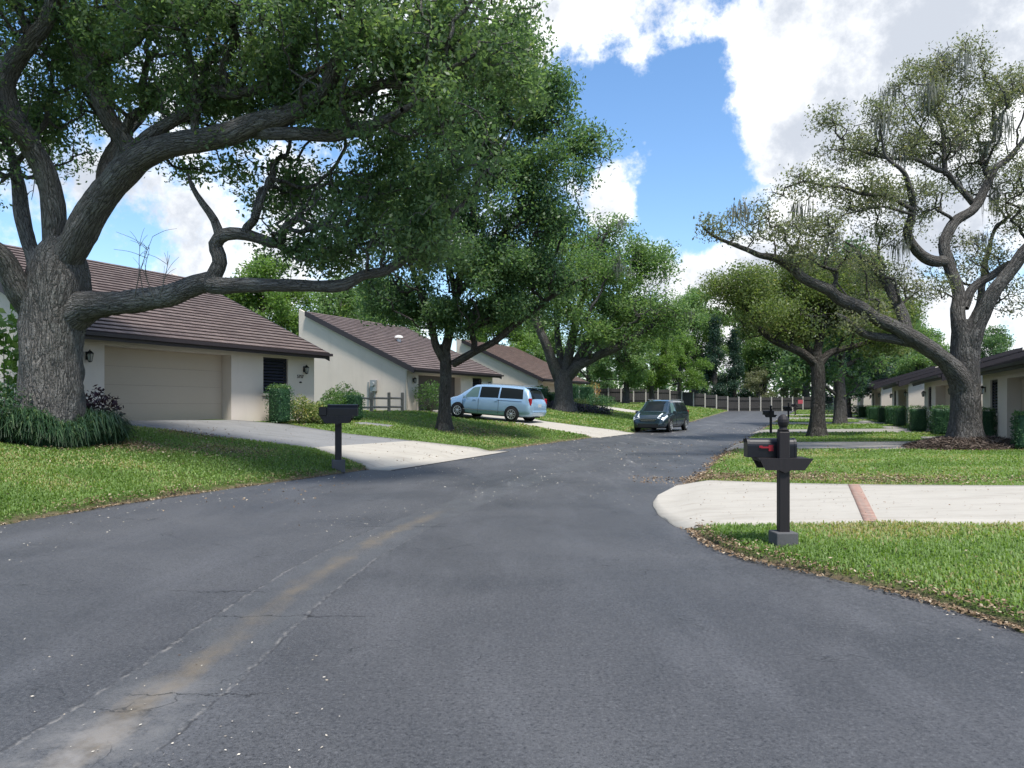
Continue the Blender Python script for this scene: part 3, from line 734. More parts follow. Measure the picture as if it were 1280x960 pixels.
# great oak on the left
b0 = P(62, 541, 17.0); b0[2] = H(b0[0], b0[1]) - .05
trunk = [b0] + pl(17, 17, (63, 500), (64, 455), (66, 410), (70, 370), (74, 335), (80, 300))
limbs = [(trunk, [.72, .66, .61, .62, .66, .60, .38]),
 (pl(17, 13.6, (70, 345), (98, 296), (137, 236), (167, 204), (208, 183), (271, 171), (317, 162), (375, 137), (402, 110), (421, 71), (437, 25)), [0.370, 0.336, 0.302, 0.286, 0.252, 0.227, 0.210, 0.185, 0.151, 0.126, 0.084]),
 (pl(15.2, 13.2, (317, 164), (345, 168), (417, 171), (454, 162), (480, 158), (500, 150), (515, 140)), [0.143, 0.126, 0.101, 0.042]),
 (pl(15, 13, (370, 135), (437, 121), (479, 112), (540, 100), (590, 70)), [0.109, 0.084, 0.034]),
 (pl(16.8, 16, (150, 215), (158, 183), (137, 146), (121, 96), (104, 71), (80, 20), (70, -60)), [0.218, 0.202, 0.185, 0.168, 0.143, 0.084]),
 (pl(16.3, 15.5, (115, 78), (146, 67), (179, 42), (204, 25), (230, -20)), [0.143, 0.126, 0.101, 0.050]),
 (pl(16.2, 14.5, (160, 190), (200, 162), (233, 137), (258, 112), (292, 117), (346, 108), (375, 96), (430, 60)), [0.151, 0.134, 0.109, 0.084, 0.042]),
 (pl(17, 15.4, (70, 330), (67, 271), (58, 217), (37, 179), (8, 129), (8, 92), (33, 50), (58, 12), (66, -40)), [0.302, 0.252, 0.227, 0.218, 0.210, 0.185, 0.151, 0.084]),
 (pl(16.5, 15, (45, 195), (20, 160), (-20, 120), (-70, 70)), [0.168, 0.134, 0.059]),
 (pl(17, 17.6, (50, 340), (37, 308), (29, 267), (25, 237), (10, 190), (-10, 150)), [0.185, 0.168, 0.160, 0.134, 0.084, 0.042]),
 (pl(17, 15.5, (45, 395), (30, 370), (12, 337), (-8, 312), (-50, 290), (-120, 240)), [0.302, 0.252, 0.202, 0.084]),
 (pl(17.3, 14.6, (58, 412), (80, 396), (108, 383), (128, 380), (150, 378), (200, 371), (250, 356), (277, 359), (333, 355), (417, 356), (450, 342), (500, 325), (545, 285), (575, 250)), [.50, .47, .36, .30, .27, .25, .24, .22, .15, .13, .11, .10, .08, .05, .03]),
 (pl(15.9, 15.4, (262, 357), (275, 328), (267, 304), (280, 292), (305, 292), (350, 304), (356, 285), (362, 275)), [0.160, 0.143, 0.134, 0.118, 0.084, 0.059]),
 (pl(15.7, 15.6, (275, 296), (268, 275), (258, 258), (246, 238), (240, 225)), [0.101, 0.076, 0.059, 0.025]),
 (pl(17, 20, (78, 320), (110, 280), (125, 240), (140, 190), (200, 120), (260, 60)), [0.210, 0.168, 0.134, 0.067]),
]
blobs = [bl(*a) for a in ((20, 40, 16, 70, 70, 2.2), (90, 20, 16.5, 70, 60, 2.4), (90, 110, 18, 70, 60, 2), (60, 170, 18.5, 60, 50, 1.6), (-30, 150, 16, 60, 70, 2), (5, 225, 18, 45, 35, 1.2),
    (170, 30, 16, 70, 60, 2.4), (190, 100, 16.5, 80, 55, 2), (260, 50, 15.5, 80, 60, 2.5), (270, 125, 16, 70, 35, 1.8), (340, 60, 15, 80, 70, 2.6), (360, 130, 16, 80, 40, 2),
    (430, 60, 14, 80, 70, 2.2), (430, 135, 14.5, 70, 35, 1.8), (500, 70, 13.5, 80, 65, 2.2), (540, 140, 13.6, 55, 35, 1.4), (570, 60, 14, 70, 70, 2), (610, 20, 14.5, 70, 45, 2), (640, 100, 14.5, 45, 45, 1.5),
    (230, 205, 17, 50, 18, 1.2), (330, 205, 16.5, 70, 26, 1.6), (370, 240, 16.5, 60, 45, 1.5), (420, 270, 16, 60, 55, 1.5), (470, 230, 15.5, 60, 45, 1.6), (430, 320, 15.6, 60, 28, 1.2), (330, 285, 15.8, 35, 22, .8), (375, 310, 15.6, 50, 26, 1),
    (500, 300, 15, 60, 45, 1.4), (455, 285, 15.2, 50, 40, 1.3), (400, 300, 15.5, 50, 34, 1.2), (545, 300, 15, 45, 40, 1.2), (590, 190, 14.6, 50, 50, 1.5), (540, 240, 14.8, 45, 40, 1.2), (480, 180, 14.6, 60, 30, 1.5), (250, -70, 15, 180, 70, 3), (60, -80, 16, 150, 80, 3), (450, -60, 14, 150, 70, 2.5))]
make_tree('oak_tree', 'massive old oak with thick gnarled trunk beside the tan garage', 'tree', b0, limbs, blobs, 16, 37, .112, M['leaf_oak'], M['bark'], 11, sigma=.21, sides0=22, rough=.17, wig=.10, flare=.42, fine=.10, tip=.007)

# slim oak by the ice blue van
b = P(555, 535, 30); b[2] = H(b[0], b[1]) - .05
limbs = [([b] + pl(30, 30, (556, 505), (557, 475), (557, 452), (556, 430)), [.31, .24, .225, .22, .17]),
 (pl(30, 29, (557, 455), (545, 432), (537, 400), (522, 355), (500, 290), (485, 230)), [.17, .14, .1, .05]),
 (pl(30, 30.5, (556, 440), (563, 410), (570, 370), (582, 310), (597, 230), (612, 150), (625, 80)), [.2, .17, .14, .12, .06]),
 (pl(30, 28.5, (566, 455), (592, 440), (620, 424), (655, 396), (690, 372), (735, 345)), [.16, .14, .12, .05]),
 (pl(30, 27.5, (570, 370), (610, 320), (650, 260), (700, 205), (745, 170)), [.12, .1, .04]),
 (pl(30, 32, (570, 380), (560, 320), (545, 250), (540, 170)), [.12, .09, .04])]
blobs = [bl(*a) for a in ((600, 320, 29.5, 65, 60, 2.6), (545, 375, 30, 55, 28, 1.8), (515, 330, 29.5, 50, 45, 2), (650, 330, 29, 50, 50, 2.2), (690, 345, 29, 40, 28, 1.6), (640, 390, 29, 45, 20, 1.5), (590, 395, 30, 50, 18, 1.6),
    (660, 250, 29, 60, 60, 2.6), (590, 230, 30, 60, 60, 2.8), (520, 240, 31, 55, 60, 2.4), (700, 200, 28.5, 55, 40, 2), (745, 180, 28, 32, 24, 1.3), (610, 140, 30, 70, 60, 3), (540, 150, 31, 60, 55, 2.6), (680, 130, 29, 45, 42, 2),
    (640, 70, 30, 60, 45, 2.6), (490, 290, 29.5, 50, 45, 2), (500, 385, 30, 45, 22, 1.6), (560, 400, 29, 45, 20, 1.6), (470, 340, 29.6, 36, 36, 1.6), (610, 365, 28.6, 55, 36, 1.8), (700, 270, 28.5, 35, 50, 1.6), (570, 60, 31, 60, 50, 2.6))]
make_tree('oak_tree', 'slim dark oak standing on the lawn just in front of the ice blue van', 'tree', b, limbs, blobs, 7, 74, .14, M['leaf_mid'], M['bark_dark'], 12, sigma=.30, wig=.08, tip=.009, sides0=14)

# spreading oak beyond the blue van
b = P(705, 511, 50); b[2] = H(b[0], b[1]) - .05
limbs = [([b] + pl(50, 50, (705, 495), (704, 475), (705, 462)), [.75, .62, .58, .5]),
 (pl(50, 49, (700, 475), (690, 452), (683, 430), (672, 405), (655, 380)), [.4, .34, .28, .15]),
 (pl(50, 48, (709, 472), (722, 458), (745, 446), (775, 432), (805, 412), (835, 392)), [.4, .33, .26, .22, .12]),
 (pl(50, 50, (706, 465), (712, 440), (718, 410), (728, 370), (745, 320), (760, 285)), [.36, .3, .24, .18, .08]),
 (pl(50, 51, (714, 462), (730, 435), (750, 405), (785, 360), (810, 335)), [.3, .24, .16, .07]),
 (pl(50, 52, (703, 465), (698, 430), (695, 390), (690, 340)), [.28, .2, .1])]
blobs = [bl(*a) for a in ((760, 345, 50, 50, 45, 4), (805, 385, 49, 50, 36, 3.5), (725, 385, 50, 45, 35, 3.5), (840, 395, 48, 30, 24, 2.5), (770, 295, 50, 32, 25, 2.5), (740, 300, 51, 35, 30, 2.5), (690, 345, 51, 38, 40, 3), (760, 415, 49, 50, 18, 3), (815, 340, 50, 32, 30, 2.5), (670, 395, 49, 30, 22, 2.2), (720, 435, 49, 35, 12, 2), (690, 300, 52, 30, 30, 2.5))]
make_tree('oak_tree', 'spreading oak with forked trunk rising from a dark planted bed beyond the ice blue van', 'tree', b, limbs, blobs, 3.2, 66, .19, M['leaf_light'], M['bark2'], 13, sigma=.46, tip=.013, moss=25, fine=.25)

# sparse mossy oak on the right
b = P(1209, 558, 23.5); b[2] = H(b[0], b[1]) - .05
limbs = [([b] + pl(23.5, 23.5, (1208, 530), (1207, 495), (1207, 460), (1206, 425), (1203, 400)), [.54, .44, .42, .42, .39, .32]),
 (pl(23.6, 21, (1207, 500), (1200, 474), (1180, 451), (1149, 428), (1108, 404), (1060, 373), (1019, 356), (984, 331), (968, 316), (943, 312), (909, 300), (874, 287)), [.40, .35, 0.257, 0.242, 0.211, 0.187, 0.156, 0.133, 0.109, 0.078, 0.055, 0.023]),
 (pl(23, 24.5, (1135, 420), (1128, 392), (1115, 366), (1101, 345), (1077, 318), (1050, 300)), [0.187, 0.164, 0.148, 0.117, 0.062, 0.031]),
 (pl(23.5, 25, (1203, 430), (1198, 393), (1200, 366), (1190, 340), (1182, 318), (1180, 298), (1190, 277), (1211, 263), (1228, 239), (1245, 215), (1266, 188), (1300, 150)), [0.265, 0.218, 0.195, 0.187, 0.179, 0.172, 0.164, 0.156, 0.140, 0.109, 0.078, 0.031]),
 (pl(24.6, 23.5, (1216, 254), (1201, 236), (1184, 219), (1170, 212), (1149, 201), (1108, 201), (1077, 191), (1055, 185)), [0.094, 0.086, 0.078, 0.055, 0.039, 0.023]),
 (pl(24.2, 25, (1182, 219), (1180, 191), (1178, 167), (1166, 133), (1184, 98), (1190, 67)), [0.078, 0.070, 0.055, 0.023]),
 (pl(24, 22.5, (1184, 326), (1165, 326), (1147, 315), (1135, 294), (1142, 274), (1142, 253), (1129, 229), (1122, 212), (1100, 170)), [0.172, 0.172, 0.156, 0.133, 0.109, 0.086, 0.062, 0.023]),
 (pl(22.8, 21.8, (1141, 262), (1108, 246), (1080, 243), (1053, 232), (1010, 228), (985, 235)), [0.070, 0.055, 0.039, 0.023]),
 (pl(22.8, 22, (1141, 268), (1108, 262), (1080, 263), (1053, 271)), [0.047, 0.039, 0.016]),
 (pl(23.5, 22.5, (1210, 448), (1214, 428), (1228, 393), (1252, 352), (1280, 318), (1330, 270), (1390, 200)), [0.281, 0.265, 0.226, 0.211, 0.187, 0.156, 0.062]),
 (pl(23.7, 24, (1205, 385), (1218, 358), (1245, 341), (1273, 325), (1310, 300)), [0.140, 0.125, 0.109, 0.047]),
 (pl(23, 22.4, (1150, 430), (1115, 424), (1085, 416), (1060, 402), (1040, 385)), [0.156, 0.133, 0.101, 0.039]),
 (pl(23.5, 26, (1206, 420), (1225, 380), (1230, 330), (1255, 280)), [0.156, 0.117, 0.047])]
blobs = [bl(*a) for a in ((1190, 85, 24.8, 42, 32, 1.6), (1225, 130, 25, 38, 34, 1.6), (1160, 130, 24.4, 36, 30, 1.4), (1175, 180, 24.6, 45, 28, 1.6), (1110, 185, 24, 45, 22, 1.4), (1060, 190, 23.6, 32, 26, 1.1), (1035, 150, 23.4, 24, 20, .9), (1270, 110, 25, 34, 34, 1.6),
    (1000, 232, 22, 40, 20, 1.2), (1060, 228, 22.4, 42, 18, 1.2), (960, 285, 21.4, 48, 18, 1.2), (900, 285, 21, 36, 14, .9), (1020, 285, 22, 40, 20, 1.2), (1050, 325, 22.4, 46, 20, 1.2), (985, 330, 21.4, 36, 14, 1), (1110, 290, 23, 36, 24, 1.2), (1265, 215, 25, 30, 32, 1.4), (1275, 270, 24.4, 28, 28, 1.2),
    (1240, 320, 24, 32, 16, 1), (1100, 345, 24, 38, 20, 1.2), (1160, 360, 23.6, 34, 20, 1.1), (1230, 175, 25, 36, 22, 1.3), (1120, 235, 23, 36, 18, 1.1), (1060, 400, 22.4, 42, 12, .9), (1330, 230, 23, 50, 60, 2), (1210, 300, 25, 26, 18, .9), (1090, 150, 24, 36, 22, 1.2), (1080, 260, 23, 40, 20, 1.2), (1150, 250, 24.5, 36, 24, 1.2), (1210, 220, 25.5, 34, 26, 1.3), (1010, 310, 21.6, 40, 18, 1), (1090, 375, 23, 40, 18, 1), (1190, 340, 25, 34, 22, 1), (940, 260, 21.2, 30, 14, .8), (1260, 370, 23.5, 26, 22, 1), (1145, 95, 24.6, 30, 24, 1.1))]
make_tree('oak_tree', 'sparse mossy oak rising from a pine straw ring', 'tree', b, limbs, [(c_, np.array(r_) * (1.08, 1.0, .98)) for c_, r_ in blobs], 22, 27, .095, M['leaf_olive'], M['bark2'], 14, wig=.13, rough=.15, sigma=.19, tip=.0062, moss=18, clump=.7, sides0=16, flare=.55, lratio=.45)

# golden leaved oak further along the right lawn
b = P(1022, 541, 33); b[2] = H(b[0], b[1]) - .05
limbs = [([b] + pl(33, 33, (1022, 515), (1023, 485), (1022, 455), (1020, 440)), [.36, .30, .28, .27, .22]),
 (pl(33, 31.5, (1020, 455), (1000, 440), (970, 428), (943, 405), (925, 375), (912, 355)), [.2, .17, .13, .1, .05]),
 (pl(33, 33, (1024, 455), (1040, 440), (1080, 430), (1120, 420)), [.2, .15, .1, .05]),
 (pl(33, 34, (1021, 450), (1025, 425), (1035, 395), (1050, 360)), [.2, .15, .08]),
 (pl(33, 35, (1021, 452), (1005, 425), (990, 395), (985, 360)), [.16, .12, .06])]
blobs = [bl(*a) for a in ((925, 360, 31.8, 38, 18, 1.5), (955, 395, 32, 45, 20, 1.8), (1000, 400, 33, 45, 20, 2), (1045, 395, 33, 48, 22, 2), (1095, 390, 33, 45, 22, 2), (1020, 370, 33.6, 50, 18, 1.8), (1060, 350, 34, 45, 18, 1.6), (1100, 425, 33, 40, 12, 1.4), (985, 350, 34, 36, 18, 1.5))]
make_tree('oak_tree', 'golden green oak with leaning trunk on the right lawn', 'tree', b, limbs, [(c_, np.array(r_) * (1.12, 1.2, 1.45)) for c_, r_ in blobs], 8, 95, .125, M['leaf_gold'], M['bark_dark'], 15, sigma=.33, tip=.008)

# trees that stand in loops: generic makers in local space
def generic(seed, h, w, bare, nb, dens, lpn, ls, lmat, bmat, cone=False, trunk_r=None, **kw):
    r = np.random.default_rng(seed); tr = trunk_r or h * .028
    limbs = [([(0, 0, 0), (.1, 0, h * .15), (.05, .1, h * .35), (0, 0, h * (.9 if cone else .5))], [tr * 1.3, tr, tr * .85, tr * .3])]
    blobs = []
    for i in range(nb):
        a = i * 2.4 + r.uniform(-.4, .4); f = (i + .5) / nb
        if cone:
            z = h * (bare + (1 - bare) * f); rr = w * (1 - f) * .55 + .15; c = (math.cos(a) * rr, math.sin(a) * rr, z); q = (w * (1 - f) * .45 + .4,) * 2 + (h * .11,)
        else:
            z = h * (bare + (.88 - bare) * f ** .8); s = math.sin(math.pi * min(1, .25 + f * .72)); rr = w * .62 * s * r.uniform(.6, 1)
            c = (math.cos(a) * rr, math.sin(a) * rr, z); s2 = w * r.uniform(.26, .42); q = (s2, s2, s2 * .7)
            if i % 2 == 0: limbs.append(([(0, 0, h * .3), (c[0] * .4, c[1] * .4, h * .3 + (z - h * .3) * .55), (c[0] * .9, c[1] * .9, z)], [tr * .55, tr * .35, tr * .1]))
        blobs.append((c, q))
    (tv, tf, tb), (V, Fc, tint), A, base = tree_parts((0, 0, 0), limbs, blobs, dens, lpn, ls, lmat, bmat, seed, fine=.5, sides0=8, flare=.3, **kw)
    t_me = np_mesh('trunk', tv, tf, bmat, {'bc': ('POINT', tb)}, True); c_me = np_mesh('crown', V, Fc, lmat, {'tint': ('FACE', tint)})
    return t_me, c_me
def put_tree(name, meshes, loc, sc, rz, label, group, cat='tree', mat=None):
    e = empty(name, loc, label, cat, group, rz); e.scale = (sc, sc, sc * 1.0)
    link(bpy.data.objects.new('trunk', meshes[0]), e); c = link(bpy.data.objects.new('crown', meshes[1]), e)
    if mat: c.material_slots[0].link = 'OBJECT'; c.material_slots[0].material = mat
    return e
gA = generic(31, 12, 5.2, .22, 15, 1.9, 90, .24, M['leaf_light'], M['bark_dark'], sigma=.42, tip=.016)
gB = generic(32, 11, 4.6, .20, 13, 2.2, 90, .24, M['leaf_mid'], M['bark2'], sigma=.40, tip=.016)
gC = generic(33, 13, 2.6, .06, 20, 2.6, 80, .22, M['leaf_dark'], M['bark_dark'], cone=True, sigma=.35, tip=.012)
gD = generic(34, 6, 3.0, .10, 12, 3.5, 80, .16, M['leaf_pale'], M['bark2'], sigma=.28, tip=.009)
def far_tree(m, px, Y, sc, rz, label, name='broadleaf_tree', mat=None, cat='tree', group='trees beyond the houses and the fence'):
    x = (px - CX) / F * Y; put_tree(name, m, (x, Y, H(x, min(Y, 130)) - .15), sc, rz, label, group, cat, mat)
far_tree(gB, 1050, 48, 1.12, 1.0, 'dark trunked oak just behind the golden green oak', group='oaks on the right lawn')
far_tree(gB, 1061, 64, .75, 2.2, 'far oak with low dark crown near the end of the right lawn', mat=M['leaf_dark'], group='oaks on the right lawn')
far_tree(gA, 782, 78, .92, .4, 'mossy grey trunked oak behind the parked slate van', group='trees around the road bend')
far_tree(gA, 815, 86, .82, 1.9, 'bright green tree just left of the brown fence corner', mat=M['leaf_bright'], group='trees around the road bend')
far_tree(gB, 850, 96, .92, 2.9, 'bright green rounded tree above the slate van', mat=M['leaf_bright'], group='trees around the road bend')
far_tree(gC, 893, 108, 1.0, 0, 'left one of two dark evergreens behind the fence', 'evergreen_tree', group='evergreens behind the fence')
far_tree(gC, 918, 108, .9, 1, 'right one of two dark evergreens behind the fence', 'evergreen_tree', group='evergreens behind the fence')
far_tree(gD, 948, 108, 1.1, 0, 'pale feathery bushy tree just behind the fence')
far_tree(gD, 985, 110, .75, 2, 'small pinkish pale tree over the fence', mat=M['leaf_pale'])
far_tree(gA, 955, 118, 1.75, 3.4, 'tall green tree behind the pale bushy tree')
far_tree(gB, 1008, 108, 1.6, 4.0, 'broad dark green tree behind the red sign')
far_tree(gA, 1085, 100, 1.35, 5.1, 'green tree past the last house of the right row')
far_tree(gB, 1120, 92, 1.3, .8, 'rounded green tree over the far right roofs')
far_tree(gA, 1150, 78, .8, 2.6, 'green tree showing over the right roofs beside the mossy oak')
far_tree(gB, 1242, 70, .80, 1.7, 'lone small crown above the nearest right roof')
far_tree(gA, 868, 114, 1.5, .6, 'tall green tree behind the fence left of the evergreens')
far_tree(gA, 330, 52, .92, 1.2, 'bright green tree between the two nearest left houses', mat=M['leaf_bright'])
far_tree(gB, 420, 60, 1.0, 2.0, 'green tree behind the tall white end wall', mat=M['leaf_light'])
far_tree(gA, 480, 66, 1.0, 3.0, 'light green tree over the second left roof', mat=M['leaf_light'])
far_tree(gA, 620, 76, .95, 4.4, 'light green tree behind the russet roof', mat=M['leaf_bright'])
far_tree(gB, 672, 84, 1.0, 5.4, 'green tree past the russet roof', mat=M['leaf_light'])
far_tree(gB, 735, 92, .9, .2, 'dark tree deep behind the spreading oak', mat=M['leaf_mid'])
far_tree(gA, 250, 60, .85, .9, 'tree peeping over the nearest left ridge')
def wood():
    """the far-off wood that closes the view"""
    r = np.random.default_rng(5); n = 60; P_ = []
    x = np.linspace(-110, 190, n) + r.normal(0, 1.5, n)
    for i in range(n):
        k = 520; c = np.array([x[i], 150 + r.uniform(-6, 8), 4.5]); d = r.normal(size=(k, 3)); d /= np.linalg.norm(d, axis=1)[:, None]
        P_.append(c + d * (r.random(k) ** .4)[:, None] * (4.5, 4, r.uniform(3.6, 6)))
    p = np.concatenate(P_); p[:, 2] = np.abs(p[:, 2]) + .6
    V, Fc = cards(p, .9, .7, 1, r)
    o = np_obj('far_woods', V, Fc, M['leaf_mid'], None, {'tint': ('FACE', r.random(len(Fc)))}); tag(o, 'far green woods closing the view behind the fence', 'woods', None, 'stuff')
wood()

# ------------------------------------------------------------------ houses
def house_kit(C, d, b, z0, pitch, depth, label, tile, gd, cat='house', group=None, flat=.0):
    """u runs from the far corner towards the camera, v away from the road"""
    d3, b3 = Vector((-d[0], -d[1], 0)), Vector((b[0], b[1], 0))
    Mx = Matrix(((d3.x, b3.x, 0, 0), (d3.y, b3.y, 0, 0), (0, 0, 1, 0), (0, 0, 0, 1)))
    e = empty('house', (C[0], C[1], z0), label, cat, group)
    W, E, T = 9.4, 2.58, .2
    g0, g1, gh = 3.95, 8.4, 2.15; w0, w1, s0, s1 = 1.37, 2.55, .92, 2.17
    m = MB(); f = -.8
    for a, c, z1, z2 in ((0, w0, f, E), (w0, w1, f, s0), (w0, w1, s1, E), (w1, g0, f, E), (g0, g1, gh, E), (g1, W, f, E)): m.box2((a, 0, z1), (c, T, z2))
    for u in (0, W - T):
        m.prism([(u, T, f), (u, depth, f), (u, depth, E + depth * pitch), (u, T, E + T * pitch)], (T, 0, 0))
    m.box2((T, depth - T, f), (W - T, depth, E + (depth - T) * pitch - .05))
    m.box2((g0 - .02, T, f), (g0, .75, gh + .02)); m.box2((g1, T, f), (g1 + .02, .75, gh + .02)); m.box2((g0, T, gh), (g1, .75, gh + .02))
    m.build('wall', M['stucco'], e, Mx)
    # garage door in a recess
    m = MB()
    for k in range(4): m.box2((g0 + .01, .42, .015 + k * .535), (g1 - .01, .46, .015 + k * .535 + .531))
    gdo = m.build('garage_door', gd, e, Mx)
    m = MB(); m.box2((g0 + .004, .47, -.3), (g1 - .004, .50, gh)); m.build('seal', M['shutter'], gdo, Mx)
    # window with closed black shutters
    m = MB(); fr = .05
    for a, c, z1, z2 in ((w0, w0 + fr, s0, s1), (w1 - fr, w1, s0, s1), (w0 + fr, w1 - fr, s0, s0 + fr), (w0 + fr, w1 - fr, s1 - fr, s1)): m.box2((a + .003, .06, z1 + .003), (c - .003, .12, z2 - .003))
    wn = m.build('window', M['frame'], e, Mx)
    m = MB(); nsl = 11
    for k in range(nsl):
        zc = s0 + fr + .04 + k * (s1 - s0 - 2 * fr - .06) / (nsl - 1); m.box((0, 0, 0), (w1 - w0 - 2 * fr - .006, .012, .092), 0, Matrix.Translation(((w0 + w1) / 2, .10, zc)) @ Matrix.Rotation(-.75, 4, 'X'))
    m.build('shutter', M['shutter'], wn, Mx)
    m = MB(); m.box2((w0 + fr, .155, s0), (w1 - fr, .165, s1)); m.build('pane', M['glass'], wn, Mx)
    m = MB(); m.box2((w0 - .06, -.05, s0 - .09), (w1 + .06, .06, s0 - .003)); m.build('sill', M['trimwall'], wn, Mx)
    # roof in tile courses
    ov, rk = .55, .18; n = int((depth + ov + .1) / .33 / 1.0); sl = math.sqrt(1 + pitch * pitch); V, Fq, U, K, B = [], [], [], [], []
    for k in range(n):
        v0 = -ov + k * .33 / sl; v1 = v0 + .36 / sl
        za, zb = E + .10 + v0 * pitch + .052, E + .10 + v1 * pitch + .006
        i = len(V); uu = (-rk, W + rk)
        V += [(uu[0], v0, za), (uu[1], v0, za), (uu[1], v1, zb), (uu[0], v1, zb), (uu[0], v0, za - .06), (uu[1], v0, za - .06), (uu[0], v1, zb - .05), (uu[1], v1, zb - .05)]
        Fq += [(i, i + 1, i + 2, i + 3), (i + 4, i + 5, i + 1, i), (i, i + 3, i + 6, i + 4), (i + 1, i + 2, i + 7, i + 5)]
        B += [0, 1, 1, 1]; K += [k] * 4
        U += [uu[0], uu[1], uu[1], uu[0], uu[0], uu[1], uu[0], uu[1]]
    V = np.array(V); Mn = np.array(Mx.to_3x3()); Vw = V @ Mn.T
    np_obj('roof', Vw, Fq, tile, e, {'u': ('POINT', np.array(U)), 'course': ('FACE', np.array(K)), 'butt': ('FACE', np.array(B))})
    top = -ov + n * .33 / sl
    m = MB(); m.prism([(-rk + .02, -ov + .04, E + .02 - ov * pitch), (-rk + .02, top, E + .02 + top * pitch), (-rk + .02, top, E + .085 + top * pitch), (-rk + .02, -ov + .04, E + .085 - ov * pitch)], (W + 2 * rk - .04, 0, 0))
    m.build('soffit', M['fascia'], e, Mx)
    m = MB(); ez = E + .10 - ov * pitch
    m.box2((-rk, -ov - .03, ez - .20), (W + rk, -ov + .02, ez - .012)); m.box2((-rk - .06, -ov - .15, ez - .10), (W + rk + .06, -ov - .035, ez - .002))
    for u in (-rk - .05, W + rk + .002):
        m.prism([(u, -ov + .0, E - .17 - ov * pitch), (u, top, E - .17 + top * pitch), (u, top, E + .13 + top * pitch), (u, -ov + .0, E + .13 - ov * pitch)], (.045, 0, 0))
    m.build('fascia', M['fascia'], e, Mx)
    for u in (.55, 8.9): lantern(e, Mx, u, 1.82)
    return e, Mx
def lantern(e, Mx, u, z):
    m = MB(); c = (u, -.13, z)
    m.box2((u - .045, -.02, z - .10), (u + .045, -.001, z + .12)); m.cyl((u, -.02, z + .08), (u, -.13, z + .17), .012, n=6); m.cyl((u, -.13, z + .17), (u, -.13, z + .13), .012, n=6)
    m.lathe((u, -.13, z + .06), [(.095, 0), (.10, .012), (.05, .06), (.02, .085)], 6); m.lathe((u, -.13, z - .17), [(.02, 0), (.055, .02), (.058, .035)], 6)
    for k in range(6):
        a = k * math.pi / 3; m.cyl((u + .055 * math.cos(a), -.13 + .055 * math.sin(a), z - .14), (u + .09 * math.cos(a), -.13 + .09 * math.sin(a), z + .06), .007, n=4)
    l = m.build('wall_lantern', M['lantern'], e, Mx)
    g = MB(); g.lathe((u, -.13, z - .135), [(.05, 0), (.082, .19)], 6); g.build('glass', M['lglass'], l, Mx)
z1 = 1.09
h1, Mx1 = house_kit(Hfar[0], dL, bL, z1, .455, 7.6, 'cream house with shut tan garage door behind the massive oak', M['tile'], M['gdoor'])
cu = bpy.data.curves.new('house_number', 'FONT'); cu.body = '5757'; cu.size = .17; cu.extrude = .008; cu.align_x = 'CENTER'; cu.materials.append(M['lantern'])
tmp = link(bpy.data.objects.new('number_text', cu)); nm_ = bpy.data.meshes.new_from_object(tmp.evaluated_get(bpy.context.evaluated_depsgraph_get())); bpy.data.objects.remove(tmp)
no = link(bpy.data.objects.new('house_number', nm_), h1); no.matrix_local = Mx1 @ Matrix.Translation((.75, -.012, 1.50)) @ Matrix(((-1, 0, 0, 0), (0, 0, -1, 0), (0, 1, 0, 0), (0, 0, 0, 1)))
MB().lathe((.75, -.03, 1.32), [(.045, 0), (.05, .03), (.03, .05)], 8).build('door_bell', M['lantern'], h1, Mx1)
h2 = copy_tree(h1); h2.location = (Hfar[1][0], Hfar[1][1], 1.13)
tag(h2, 'cream house with tall blank end wall and dark open garage behind the ice blue van', 'house')
h3 = copy_tree(h1); h3.location = (Hfar[2][0], Hfar[2][1], 1.32); tag(h3, 'cream house under a russet tiled roof half hidden by the spreading oak', 'house')
def recolor(root, nm, mat):
    for c in root.children_recursive:
        if c.name.split('.')[0] == nm and c.type == 'MESH': c.material_slots[0].link = 'OBJECT'; c.material_slots[0].material = mat
for hh in (h2, h3):
    for c in list(hh.children):
        if c.name.split('.')[0] in ('house_number', 'door_bell'): bpy.data.objects.remove(c)
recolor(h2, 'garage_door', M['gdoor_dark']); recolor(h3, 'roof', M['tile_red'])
W = 9.4
m = MB(); m.box2((W + .003, -.0, -.2), (W + .07, .08, 2.3)); m.box((W + .035, -.2, 2.42), (.065, .5, .07), 0, None); m.build('downspout', M['pipe'], h2, Mx1)
m = MB(); m.box2((W + .002, 2.0, 1.25), (W + .16, 2.38, 1.85)); m.cyl((W + .24, 2.19, 1.62), (W + .16, 2.19, 1.62), .12, .14, 14); m.build('meter_box', M['metal_grey'], h2, Mx1)
m = MB(); m.cyl((W + .06, 2.1, -.2), (W + .06, 2.1, 1.25), .035, n=8); m.cyl((W + .06, 2.28, -.2), (W + .06, 2.28, 1.25), .03, n=8); m.box2((W + .002, 2.55, -.1), (W + .06, 2.62, 1.75)); m.build('conduit', M['metal_grey'], h2, Mx1)
m = MB(); m.cyl((5.2, 3.6, 4.2), (5.2, 3.6, 4.6), .12, n=10); m.lathe((5.2, 3.6, 4.55), [(.05, .0), (.26, .0), (.22, .12), (.05, .16)], 12); m.build('roof_vent', M['white'], h2, Mx1)
# the row on the right
r0, MxR = house_kit(Rfar[0], dR, bR, .38, .30, 6.2, 'nearest house of the right row, its eave by the mossy oak trunk', M['tile_dark'], M['gdoor'], group='houses in the row on the right')
for k, lb in enumerate(('house of the right row showing its garage on the left of the mossy oak trunk', 'third house of the right row counted from the camera', 'fourth house of the right row counted from the camera', 'fifth house of the right row counted from the camera', 'farthest house of the right row'), 1):
    c = copy_tree(r0); c.location = (Rfar[k][0], Rfar[k][1], H(*(Rfar[k] - dR * 4.5)) + .02); tag(c, lb, 'house')

